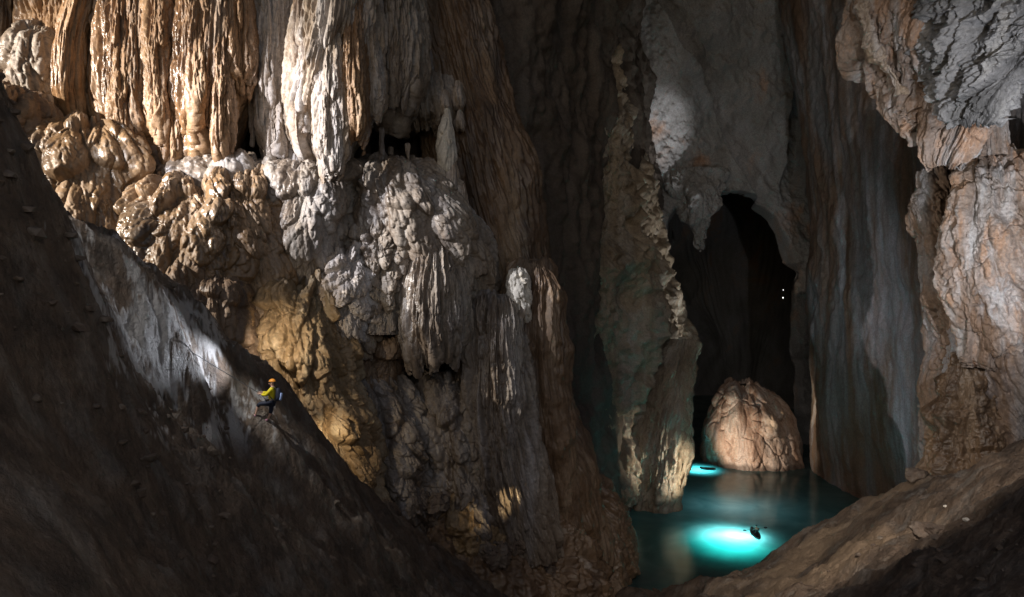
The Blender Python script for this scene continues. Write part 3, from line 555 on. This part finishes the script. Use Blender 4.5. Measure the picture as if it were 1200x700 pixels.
formation('flowstone_column', [(172, 1148, 1172, .5), (185, 1135, 1190, 2), (220, 1118, 1215, 3.4), (270, 1112, 1240, 4), (330, 1118, 1260, 3.6), (380, 1134, 1260, 2.4), (430, 1140, 1255, .3)], 50, M['rightochre'], lambda s, z, X: d_slant(s, z, X, .7, 521, .1, 1.3)+.4*d_rough(s, z, X, 1, 522, .5), 'rough tan column of flowstone below the broken stub', 'flowstone column', GR, nu=380, nv=360)
formation('flowstone_column', [(295, 1180, 1220, .5), (310, 1150, 1260, 3), (380, 1130, 1270, 4.4), (460, 1128, 1280, 5), (560, 1140, 1290, 5)], 52, M['right'],
          lambda s, z, X: d_slant(s, z, X, 1.0, 531, .4, 1.8), 'grey and rust striped column at the right edge above the slope', 'flowstone column', GR, nu=380, nv=420)
formation('flowstone_column', [(195, 1095, 1125, .4), (215, 1085, 1140, 2), (260, 1080, 1140, 2.6), (330, 1088, 1150, 3), (420, 1098, 1160, 3), (520, 1100, 1165, 3), (600, 1100, 1160, 3)], 56, M['right'],
          lambda s, z, X: d_slant(s, z, X, .9, 541, .2, 1.3), 'blue grey column streaked white under the rusty overhang', 'flowstone column', GR, nu=320, nv=440)
formation('flowstone_column', [(405, 1125, 1140, .4), (430, 1112, 1152, 1.8), (480, 1096, 1165, 2.6), (530, 1090, 1172, 3.2), (600, 1088, 1175, 3.2)], 52, M['brown'], Ro(.6, 551, .4), 'dark brown bulge with wet sparkles where the right wall meets the slope', 'flowstone column', GR, nu=280, nv=300)
formation('flowstone_column', [(125, 1150, 1160, .4), (133, 1148, 1170, 1), (160, 1149, 1172, 1.1), (185, 1148, 1174, 1.2)], 49, M['rightochre'], Fl(.35, 561, .6), 'short broken tan stub standing on the rough column', 'flowstone column', GR, nu=120, nv=140)
GT = 'white stalactites hanging under the grey overhang'
for i, (px, y0, y1, w, t, lab) in enumerate([
        (1166, 66, 128, 3.6, 3, 'longest crooked white stalactite, nearest the stub'), (1177, 78, 112, 2.6, 1, 'white stalactite with a blunt tip in the middle of the cluster'),
        (1184, 80, 122, 2.4, 2, 'slender white stalactite right of the blunt one'), (1190, 74, 116, 3.2, -1, 'thick white stalactite second from the frame edge'),
        (1197, 72, 106, 2.6, 1, 'white stalactite touching the right frame edge'), (1159, 64, 86, 2.0, 2, 'shortest white stalactite at the left of the cluster')]):
    stalactite(px, y0, y1, w, 46, 'white', lab, GT, 570+i, t)

# ---------------------------------------------------------------- people, boats, small things
def empty(name, loc, label, cat, group=None):
    o = bpy.data.objects.new(name, None); C.objects.link(o); o.location = loc; o.empty_display_size = .2
    return tag(o, label, cat, group)
def link_mesh(name, bm, mat, parent=None, loc=None):
    m = bpy.data.meshes.new(name); bm.to_mesh(m); bm.free(); m.materials.append(mat)
    for p in m.polygons: p.use_smooth = True
    o = bpy.data.objects.new(name, m); C.objects.link(o)
    if parent is not None: o.parent = parent; 
    if loc is not None: o.location = loc
    return o
def skin(name, joints, bones, mat, parent, sub=2, root=0):
    """joints: [(x, y, z, radius)] in the parent's space; grows one continuous surface round the bones"""
    m = bpy.data.meshes.new(name); m.from_pydata([j[:3] for j in joints], bones, []); m.materials.append(mat)
    o = bpy.data.objects.new(name, m); C.objects.link(o)
    sm = o.modifiers.new('skin', 'SKIN'); sm.use_smooth_shade = True
    for i, j in enumerate(joints):
        sv = m.skin_vertices[0].data[i]; r = j[3] if isinstance(j[3], tuple) else (j[3], j[3]); sv.radius = r; sv.use_root = (i == root)
    ss = o.modifiers.new('sub', 'SUBSURF'); ss.levels = ss.render_levels = sub
    dg = bpy.context.evaluated_depsgraph_get(); me = bpy.data.meshes.new_from_object(o.evaluated_get(dg))
    o.modifiers.clear(); o.data = me; me.name = name
    for p in me.polygons: p.use_smooth = True
    if parent is not None: o.parent = parent
    return o
def ball(name, c, r, mat, parent, cut=None, seg=20):
    bm = bmesh.new(); bmesh.ops.create_uvsphere(bm, u_segments=seg, v_segments=seg//2+2, radius=1)
    if cut is not None:
        bmesh.ops.delete(bm, geom=[v for v in bm.verts if v.co.z < cut], context='VERTS')
    for v in bm.verts: v.co = Vector((c[0]+v.co.x*r[0], c[1]+v.co.y*r[1], c[2]+v.co.z*r[2]))
    return link_mesh(name, bm, mat, parent)
def curve_tube(name, pts, r, mat, parent=None, cyclic=False):
    cu = bpy.data.curves.new(name, 'CURVE'); cu.dimensions = '3D'; cu.bevel_depth = r; cu.bevel_resolution = 3; cu.use_fill_caps = True
    sp = cu.splines.new('POLY'); sp.points.add(len(pts)-1); sp.use_cyclic_u = cyclic
    for q, p in zip(sp.points, pts): q.co = (*p, 1)
    o = bpy.data.objects.new(name, cu); C.objects.link(o)
    dg = bpy.context.evaluated_depsgraph_get(); me = bpy.data.meshes.new_from_object(o.evaluated_get(dg)); bpy.data.objects.remove(o)
    me.materials.clear(); me.materials.append(mat)
    for p in me.polygons: p.use_smooth = True
    o = bpy.data.objects.new(name, me); C.objects.link(o)
    if parent is not None: o.parent = parent
    return o

M['flesh'] = plain('skin', (.55, .33, .24), .5)
M['yellow'] = plain('yellow_jacket', (.75, .62, .02), .55)
M['navy'] = plain('navy_cloth', (.012, .016, .035), .7)
M['black'] = plain('black_rubber', (.02, .02, .022), .5)
M['orange'] = plain('orange_plastic', (.75, .28, .03), .35)
M['bluewhite'] = plain('pale_blue_cloth', (.35, .45, .75), .6)
M['pink'] = plain('pink_shoe', (.55, .25, .36), .6)
M['ropewhite'] = plain('rope', (.2, .2, .21), .85)
M['metal'] = plain('grey_metal', (.5, .5, .52), .35, metallic=1.0)

YP = 28.0
fz1 = float(ground_full(np.array([P(301, 485, YP)[0]]), np.array([YP-.1]))[0]); 
base = Vector((P(311, 491, YP)[0], YP, float(ground_full(np.array([P(311, 491, YP)[0]]), np.array([YP+.12]))[0])))
k = YP/F
def Q(px, py, dy=0.0, r=None):                      # point of the climber, metres from the standing foot
    v = ((px-311)*k, dy, (492.3-py)*k)
    return v if r is None else (*v, r)
cl = empty('person', base, 'person in an orange helmet and yellow jacket leaning back on a rope on the slope', 'person')
front_drop = fz1-base.z
def hand(j, b, wrist, palm, dirv, side):
    """palm and five bent fingers growing from the wrist joint"""
    j.append((*palm, (.036, .02))); pi = len(j)-1; b.append((wrist, pi))
    d = Vector(dirv).normalized(); sd = Vector(side).normalized(); dn = d.cross(sd)
    for n, (off, ln) in enumerate(((-.032, .075), (-.011, .085), (.011, .08), (.03, .062))):
        a = Vector(palm)+sd*off+d*.045; c = a+d*ln*.5+dn*.01; e = c+d*ln*.2+dn*ln*.45
        for q in (a, c, e): j.append((*q, .0095))
        m_ = len(j); b += [(pi, m_-3), (m_-3, m_-2), (m_-2, m_-1)]
    a = Vector(palm)-sd*.04-d*.005; c = a-sd*.022+d*.03+dn*.02
    for q in (a, c): j.append((*q, .0105))
    m_ = len(j); b += [(pi, m_-2), (m_-2, m_-1)]
# continuous body
fy = max(-.25, min(.35, front_drop-.26))/k
print('front foot shift px', fy)
J = [Q(317.5, 470, 0, (.135, .11)), Q(318.5, 463, 0, (.13, .10)), Q(319.5, 456.5, 0, (.155, .11)), Q(319.6, 452.6, 0, .06), Q(319.0, 450.6, 0, .058), Q(318.6, 447.3, 0, (.085, .095)), Q(318.4, 445.2, 0, (.07, .08)),
     Q(317.8, 470.8, -.10, .10), Q(304.5, 472.0-fy*.4, -.14, .066), Q(303.0, 477.0-fy*.7, -.14, .058), Q(300.8, 484.2-fy, -.14, .038), Q(296.8, 485.3-fy, -.15, .03),
     Q(317.6, 471.5, .10, .10), Q(316.4, 481.5, .12, .066), Q(315.2, 486.0, .12, .058), Q(312.6, 491.0, .12, .038), Q(308.8, 492.0, .11, .03),
     Q(319.8, 454.5, -.20, .062), Q(313.6, 462.0, -.24, .045), Q(307.0, 460.6, -.12, .032),
     Q(319.8, 454.5, .20, .062), Q(312.6, 461.0, .22, .045), Q(305.6, 459.4, .06, .032)]
B = [(0, 1), (1, 2), (2, 3), (3, 4), (4, 5), (5, 6), (0, 7), (7, 8), (8, 9), (9, 10), (10, 11), (0, 12), (12, 13), (13, 14), (14, 15), (15, 16), (2, 17), (17, 18), (18, 19), (2, 20), (20, 21), (21, 22)]
hand(J, B, 19, Q(305.2, 460.3, -.10), (-1, .1, .05), (0, 1, .2)); hand(J, B, 22, Q(303.9, 459.2, .04), (-1, -.1, .05), (0, 1, .2))
skin('body', J, B, M['flesh'], cl)
skin('jacket', [Q(317.8, 468.6, 0, (.17, .14)), Q(318.5, 463, 0, (.165, .135)), Q(319.5, 456.8, 0, (.185, .14)), Q(319.6, 453.6, 0, .085), Q(319.8, 454.8, -.20, .088), Q(313.8, 461.8, -.24, .07), Q(308.0, 461.0, -.14, .055),
               Q(319.8, 454.8, .20, .088), Q(312.8, 460.9, .22, .07), Q(306.8, 459.8, .08, .055)],
     [(0, 1), (1, 2), (2, 3), (2, 4), (4, 5), (5, 6), (2, 7), (7, 8), (8, 9)], M['yellow'], cl)
skin('trousers', [Q(317.6, 469.3, 0, (.165, .14)), Q(317.8, 471, -.10, .125), Q(304.6, 472.0-fy*.4, -.14, .09), Q(303.2, 476.0-fy*.7, -.14, .075), Q(317.6, 471.8, .10, .125), Q(316.4, 481.5, .12, .09), Q(315.4, 485.2, .12, .078)],
     [(0, 1), (1, 2), (2, 3), (0, 4), (4, 5), (5, 6)], M['navy'], cl)
hl = ball('helmet', Q(319.0, 446.6), (.145, .125, .12), M['orange'], cl, cut=-.15)
ball('headlamp', Q(315.0, 446.6), (.035, .04, .03), M['black'], hl)
ball('nose', Q(315.4, 449.0), (.022, .018, .024), M['flesh'], cl)
for s_ in (-1, 1):
    ball('eye', Q(316.1, 448.2, s_*.035), (.012, .014, .010), M['black'], cl, seg=10)
    ball('ear', Q(319.0, 448.8, s_*.092), (.022, .012, .034), M['flesh'], cl, seg=12)
ball('mouth', Q(316.0, 450.2), (.012, .026, .006), M['pink'], cl, seg=10)
harness = curve_tube('harness', [Q(317.7+5.6*math.cos(a), 468.6+.5*math.cos(a), .16*math.sin(a)) for a in np.linspace(0, 2*math.pi, 24, endpoint=False)], .032, M['black'], cl, True)
curve_tube('carabiner', [Q(311.8+1.0*math.cos(a), 468.2+1.6*math.sin(a), -.02) for a in np.linspace(0, 2*math.pi, 14, endpoint=False)], .012, M['metal'], harness, True)
for cx_, cy_, dy in ((299.6, 484.9-fy, -.145), (311.2, 491.8, .115)):
    skin('shoe', [Q(cx_+1.8, cy_-.3, dy, .05), Q(cx_-1.2, cy_+.3, dy, .045), Q(cx_-4.0, cy_+.5, dy, .034)], [(0, 1), (1, 2)], M['pink'], cl)
# rucksack on the back
bp_ = empty('rucksack', base+Vector(Q(327, 471)), 'dark blue rucksack with a pale blue panel on the back of the climber', 'rucksack')
def W_(px, py, dy=0): return tuple(Vector(Q(px, py, dy))-Vector(Q(327, 471)))
skin('bag', [(*W_(326.2, 470), (.16, .12)), (*W_(326.8, 463), (.18, .14)), (*W_(326.0, 456.5), (.15, .11)), (*W_(325.4, 453.8), (.07, .07))], [(0, 1), (1, 2), (2, 3)], M['navy'], bp_)
skin('panel', [(*W_(329.4, 468.6, -.10), (.07, .05)), (*W_(330.6, 463.5, -.10), (.09, .05)), (*W_(330.6, 459.2, -.08), (.06, .05))], [(0, 1), (1, 2)], M['bluewhite'], bp_)
for s_ in (-1, 1):
    curve_tube('strap', [W_(324.5, 455.5, s_*.1), W_(320.8, 452.4, s_*.12), W_(316.6, 455.0, s_*.13), W_(316.4, 461.5, s_*.14), W_(321, 467.5, s_*.15)], .022, M['navy'], bp_)
# rope from the anchor up the slope through the hands to the harness
def sight(px, py):
    Y = np.linspace(5, 60, 1200); z = (350-py)/F*Y; g_ = ground_full((px-600)/F*Y, Y); k_ = int(np.argmax(z < g_)); return Vector(P(px, py, float(Y[k_])))
anchor = sight(212, 405); print('anchor', anchor[:], 'feet', base[:])
h_ = base+Vector(Q(303.5, 460.0)); hb = base+Vector(Q(311.8, 467.6, -.02))
pts = [anchor.lerp(h_, t) for t in np.linspace(0, 1, 40)]
pts = [Vector((p.x, p.y, max(p.z, float(ground_full(np.array([p.x]), np.array([p.y]))[0])+.06))) if i < 34 else p for i, p in enumerate(pts)]
pts = pts+[h_.lerp(hb, t) for t in (.35, .7, 1)]
tag(curve_tube('climbing_rope', pts, .014, M['ropewhite']), 'thin pale rope running up the slope from the hands of the climber', 'rope')

def kayak(loc, rz, label, length=3.2, width=.78):
    t = empty('kayak', loc, label, 'kayak', 'kayaks on the pool'); t.rotation_euler = (0, 0, rz)
    def outline(n, f): 
        r = []
        for a in np.linspace(0, 2*math.pi, n, endpoint=False):
            y = math.sin(a); wd = width/2*f*(1-max(0, y)**2*.55)
            r.append((math.cos(a)*wd*(1-.25*abs(y)), y*length/2*f, 0))
        return r
    o1 = [(x, y, .16+.16*max(0, y/(length/2))**2) for x, y, z in outline(40, 1-.14)]
    curve_tube('side_tube', o1, .15, M['black'], t, True)
    bm = bmesh.new(); vs_ = [bm.verts.new((x, y, .09)) for x, y, z in outline(40, .86)]; f_ = bm.faces.new(vs_)
    bmesh.ops.extrude_face_region(bm, geom=[f_]); 
    for v in vs_: v.co.z -= .08
    bmesh.ops.recalc_face_normals(bm, faces=bm.faces); link_mesh('hull', bm, M['black'], t)
    bm = bmesh.new(); bmesh.ops.create_cube(bm, size=1)
    for v in bm.verts: v.co = Vector((v.co.x*.42, -.35+v.co.y*.36-(.08 if v.co.z > 0 else 0), .2+v.co.z*.18))
    bmesh.ops.bevel(bm, geom=bm.edges[:], offset=.04, segments=2, affect='EDGES'); link_mesh('seat', bm, M['navy'], t)
    return t
ka = (P(884.5, 627, 70.5)[0], 70.4, WATER+.0)
kayak(ka, math.radians(-6), 'dark inflatable kayak with a paddler beside the largest glow in the water')
kayak((P(830, 549, 97)[0], 97.2, WATER), math.radians(84), 'low dark kayak floating at the left foot of the cream island rock', 2.3, .7)
pr = empty('person', (ka[0]+.03, ka[1]-.35, WATER+.28), 'person in dark clothing sitting in the kayak on the glowing water', 'person')
J = [(0, 0, .1, (.15, .12)), (0, .02, .32, (.14, .11)), (0, .05, .5, (.16, .11)), (0, .06, .6, .055), (0, .07, .64, .055), (0, .08, .73, .085), (0, .08, .79, .07),
     (-.1, .05, .08, .09), (-.14, .45, .22, .065), (-.12, .8, .02, .045), (-.12, .92, .06, .035), (.1, .05, .08, .09), (.14, .45, .22, .065), (.12, .8, .02, .045), (.12, .92, .06, .035),
     (-.2, .05, .5, .058), (-.3, .16, .27, .042), (-.3, .4, .3, .032), (.2, .05, .5, .058), (.3, .16, .27, .042), (.3, .4, .3, .032)]
B = [(0, 1), (1, 2), (2, 3), (3, 4), (4, 5), (5, 6), (0, 7), (7, 8), (8, 9), (9, 10), (0, 11), (11, 12), (12, 13), (13, 14), (2, 15), (15, 16), (16, 17), (2, 18), (18, 19), (19, 20)]
hand(J, B, 17, (-.3, .46, .31), (0, 1, .1), (1, 0, 0)); hand(J, B, 20, (.3, .46, .31), (0, 1, .1), (-1, 0, 0))
skin('body', J, B, M['flesh'], pr)
skin('wetsuit', [(0, 0, .1, (.18, .15)), (0, .02, .32, (.17, .135)), (0, .05, .5, (.185, .135)), (0, .06, .58, .075), (-.1, .05, .08, .115), (-.14, .45, .22, .085), (-.12, .78, .04, .062), (.1, .05, .08, .115), (.14, .45, .22, .085), (.12, .78, .04, .062),
               (-.2, .05, .5, .08), (-.3, .16, .27, .062), (-.3, .36, .3, .048), (.2, .05, .5, .08), (.3, .16, .27, .062), (.3, .36, .3, .048)],
     [(0, 1), (1, 2), (2, 3), (0, 4), (4, 5), (5, 6), (0, 7), (7, 8), (8, 9), (2, 10), (10, 11), (11, 12), (2, 13), (13, 14), (14, 15)], M['black'], pr)
ball('helmet', (0, .08, .75), (.12, .14, .12), M['navy'], pr, cut=-.15)
pd = empty('paddle', (ka[0]+.03, ka[1]+.1, WATER+.6), 'dark double bladed paddle held across the kayak', 'paddle')
curve_tube('shaft', [(-.95, 0, -.12), (.95, 0, .12)], .018, M['black'], pd)
for s_ in (-1, 1): ball('blade', (s_*1.08, 0, s_*.14), (.2, .03, .1), M['black'], pd)

M['lens'] = plain('lamp_lens', (.8, .8, .8), .3); bs = M['lens'].node_tree.nodes['Principled BSDF']
bs.inputs['Emission Color'].default_value = (1, 1, 1, 1); bs.inputs['Emission Strength'].default_value = 3
for px, py, r, lab in ((917.5, 349, .11, 'brighter lower white lamp glinting in the black tunnel'), (917.8, 340, .07, 'fainter upper white lamp glinting in the black tunnel')):
    t = empty('hand_lamp', P(px, py, 128), lab, 'lamp', 'lamps glinting in the tunnel')
    ball('lens', (0, -.06, 0), (r, r*.6, r), M['lens'], t); ball('housing', (0, .12, 0), (r*1.2, r*1.6, r*1.2), M['black'], t)
# stones on the near right slope
for i, (px, py, Y, r, mt, lab) in enumerate([
        (1108, 594, 17.5, .06, 'white', 'tiny white pebble high on the right slope'), (1132, 611, 15.5, .07, 'white', 'pale greenish pebble on the right slope below the tiny white one'),
        (1085, 628, 22, .42, 'stone', 'dark lumpy stone in the middle of the right slope'), (1098, 626, 21.5, .22, 'stone', 'dark stone leaning on the lumpy stone of the right slope'),
        (1075, 560, 42, .55, 'stone', 'brown stone on the crest of the right slope')]):
    x, y, z = P(px, py, Y)
    # slide along the sight line until it meets the ground
    ts = np.linspace(.5, 1.6, 400); gz = ground_full(x*ts, y*ts); hit = np.argmax(z*ts < gz); t_ = ts[hit] if hit else 1.0
    x, y = x*t_, y*t_; z = float(gz[hit]) if hit else float(ground_full(np.array([x]), np.array([y]))[0])
    bm = bmesh.new(); bmesh.ops.create_icosphere(bm, subdivisions=4, radius=1)
    A_ = np.array([v.co[:] for v in bm.verts]); n_ = .3*fbm(A_[:, 0]*1.4+i*5, A_[:, 1]*1.4, A_[:, 2]*1.4, 4, 260, .55)
    for v, q in zip(bm.verts, n_): v.co *= (1+q); v.co = Vector((v.co.x*1.2, v.co.y, v.co.z*.75))*r
    o = link_mesh('stone', bm, M[mt], None, (x, y, z+r*.3)); tag(o, lab, 'stone', 'stones lying on the right slope')

gv, gf, nv_ = [], [], 0
ico = bmesh.new(); bmesh.ops.create_icosphere(ico, subdivisions=1, radius=1); IV = np.array([v.co[:] for v in ico.verts]); IF = np.array([[v.index for v in f.verts] for f in ico.faces]); ico.free()
def scatter(n, px0, px1, y0, y1, r0, r1, keep):
    global nv_
    Ys = np.exp(rng.uniform(np.log(y0), np.log(y1), n)); xs = (rng.uniform(px0, px1, n)-600)/F*Ys
    kp = keep(xs, Ys); xs, Ys = xs[kp], Ys[kp]; zs = ground_full(xs, Ys)
    for x, y, z in zip(xs, Ys, zs):
        r = r0*(r1/r0)**(rng.random()**2.2)
        v = IV*(1+.35*rng.uniform(-1, 1, (len(IV), 1)))*r*np.array([rng.uniform(.8, 1.4), rng.uniform(.8, 1.4), rng.uniform(.5, .9)])
        gv.append(v+np.array([x, y, z+r*.15])); gf.append(IF+nv_); nv_ += len(v)
scatter(600, 850, 1400, 11, 50, .03, .15, lambda x, y: (x > 4) & (fbm(x*.3, y*.3, x*0, 4, 801) > .05))
scatter(2200, -100, 420, 5, 34, .02, .22, lambda x, y: (x < -2) & (fbm(x*.4, y*.3, x*0, 4, 802) > .1) & (np.hypot(x+10.2, y-28) > .8))
m = bpy.data.meshes.new('gravel'); m.from_pydata(np.vstack(gv).tolist(), [], np.vstack(gf).tolist()); m.materials.append(M['stone'])
o = bpy.data.objects.new('gravel', m); C.objects.link(o); tag(o, 'loose gravel and small stones scattered over the muddy slopes', 'gravel', kind='stuff')

# ---------------------------------------------------------------- camera, world, lamps and added fill spots
cam = bpy.data.cameras.new('camera'); cam.lens = 24; cam.sensor_width = 36; cam.clip_end = 1000; cam.clip_start = 0.1
co = bpy.data.objects.new('camera', cam); C.objects.link(co); co.rotation_euler = (math.radians(90), 0, 0); scene.camera = co

w = bpy.data.worlds.new('World'); scene.world = w; w.use_nodes = True
nt = w.node_tree; bg = nt.nodes['Background']
sky = nt.nodes.new('ShaderNodeTexSky'); sky.sky_type = 'NISHITA'; sky.sun_disc = False; sky.sun_elevation = math.radians(25); sky.sun_rotation = math.radians(200)
nt.links.new(sky.outputs[0], bg.inputs[0]); bg.inputs[1].default_value = 0.05

def lamp(name, kind, loc, power, col, target=None, size=60, blend=0.6, radius=0.2):
    l = bpy.data.lights.new(name, kind); l.energy = power; l.color = col; l.shadow_soft_size = radius
    o = bpy.data.objects.new(name, l); C.objects.link(o); o.location = loc
    if kind == 'SPOT':
        l.spot_size = math.radians(size); l.spot_blend = blend
    if target is not None:
        o.rotation_euler = (Vector(target)-Vector(loc)).to_track_quat('-Z', 'Y').to_euler()
    return o
lamp('left_lamp', 'SPOT', (-44, 26, 16), 98000, (1, .92, .81), P(245, 210, 46), 66, .7, .15)
lamp('flank_fill', 'SPOT', (-36, 24, 17), 85000, (.95, .95, 1), P(450, 240, 49), 34, .8, .15)  # added spot, no visible source, brightens the grey mounds mid-wall
lamp('golden_lamp', 'SPOT', (-13.5, 37.5, -2), 850, (1, .86, .66), P(368, 430, 44), 140, 1, .1)
lamp('golden_lamp', 'SPOT', (-10.6, 38.5, -7.5), 380, (1, .8, .52), P(405, 530, 43), 110, 1, .1)
lamp('far_patch_lamp', 'SPOT', (31, 90, -21), 90000, (.96, .97, 1), P(784, 172, 103), 12, 1, .1)
lamp('boat_lamp', 'SPOT', (28.0, 91.8, -21.6), 4500, (1, .84, .66), P(892, 505, 100), 84, .6, radius=.12)
lamp('gate_fill', 'SPOT', (37, 87, -17), 16000, (1, .96, .88), P(795, 310, 90), 48, .6, radius=.12)  # added unseen spot that lights the upper pillar edge
lamp('gate_fill', 'SPOT', (37, 85, -18), 9000, (1, .84, .64), P(785, 500, 86), 40, .8, radius=.12)  # added unseen spot that lights the lower pillar edge
lamp('right_lamp', 'SPOT', (26.5, 33, -1), 14000, (.95, .96, 1), P(1185, 240, 50), 84, .8, .15)
lamp('overhang_fill', 'SPOT', (23, 25, 7), 9000, (.95, .96, 1), P(1120, 80, 45), 38, .9, .15)  # added spot outside the frame to brighten the overhang front
lamp('vault_fill', 'SPOT', (26, 78, -20), 3800, (.84, .92, 1), P(910, 100, 100), 78, 1, .3)  # added weak cool fill for the vault, no source there
lamp('boulder_fill', 'SPOT', (2, 44, -12), 700, (1, .75, .4), P(560, 602, 47), 34, .8, .1)  # added warm spot just for the ochre boulder
lamp('slope_fill', 'SPOT', (4, 14, 6), 18000, (1, .9, .78), P(975, 655, 38), 66, 1, .3)  # added fill that brightens the right foreground slope
lamp('drip_curtain_fill', 'SPOT', (26, 71.5, -21.8), 9000, (1, .82, .6), P(780, 545, 78), 46, .9, .1)  # added spot to light the drip curtain, no lamp in the kayak
lamp('near_slope_fill', 'SPOT', (4, -3, 6), 2800, (1, .9, .8), (-4, 16, -4), 110, 1, .4)  # added fill from behind the camera to lift the near slope
lamp('head_lamp', 'SPOT', (-9.9, 27.7, -2.4), 1000, (.85, .9, 1), sight(222, 402), 56, 1, .05)
lamp('head_lamp', 'SPOT', (-9.8, 27.6, -2.2), 700, (.85, .9, 1), sight(246, 428), 66, 1, .05)
lamp('crest_fill', 'SPOT', (-14.5, 20, 7.5), 1300, (1, .95, .88), P(175, 365, 22), 42, 1, .06)  # added raking spot to catch the slope crest, source unseen
lamp('climber_fill', 'SPOT', (-12.0, 24.6, 2.6), 2200, (1, .98, .92), (-10.2, 28, -3.9), 22, .8, .05)  # added unseen spot that brightens the climber
lamp('gate_fill', 'SPOT', (30, 92, -20), 5000, (1, .8, .5), P(953, 470, 98), 30, 1, .1)  # added warm spot for the edge of the right wall
# lamps held under water, plus broad fills added to lighten the pool
lamp('dive_and_fill_lamp', 'SPOT', (22.6, 70.4, WATER-2.8), 1900, (.5, .97, 1), (22.2, 70.4, 0), 140, 1, .3)
lamp('dive_and_fill_lamp', 'SPOT', (23.8, 70.2, WATER-2.0), 900, (.5, .96, 1), (23.8, 70.2, 0), 125, 1, .3)
lamp('dive_and_fill_lamp', 'SPOT', (21.6, 67.8, WATER-3.4), 1500, (.03, .95, .85), (21.2, 67, 0), 130, 1, .5)
lamp('dive_and_fill_lamp', 'SPOT', (22, 74.0, WATER-6.5), 1100, (.3, .68, .85), (22, 74, 0), 140, 1, .8)  # added broad blue fill, softens the water around the glow
lamp('dive_and_fill_lamp', 'SPOT', (26, 80.0, WATER-5.5), 450, (.55, .8, .9), (26, 80, 0), 160, 1, .8)  # added faint fill that lightens the dark water, not a real lamp
lamp('dive_and_fill_lamp', 'SPOT', (26.6, 97.3, WATER-2.2), 1500, (.2, .92, 1), (26.6, 97.3, 0), 130, 1, .2)

vs = scene.view_settings; vs.view_transform = 'Standard'; vs.look = 'None'; vs.exposure = 0; vs.gamma = 1
scene.cycles.use_denoising = True
scene.cycles.max_bounces = 5; scene.cycles.diffuse_bounces = 3
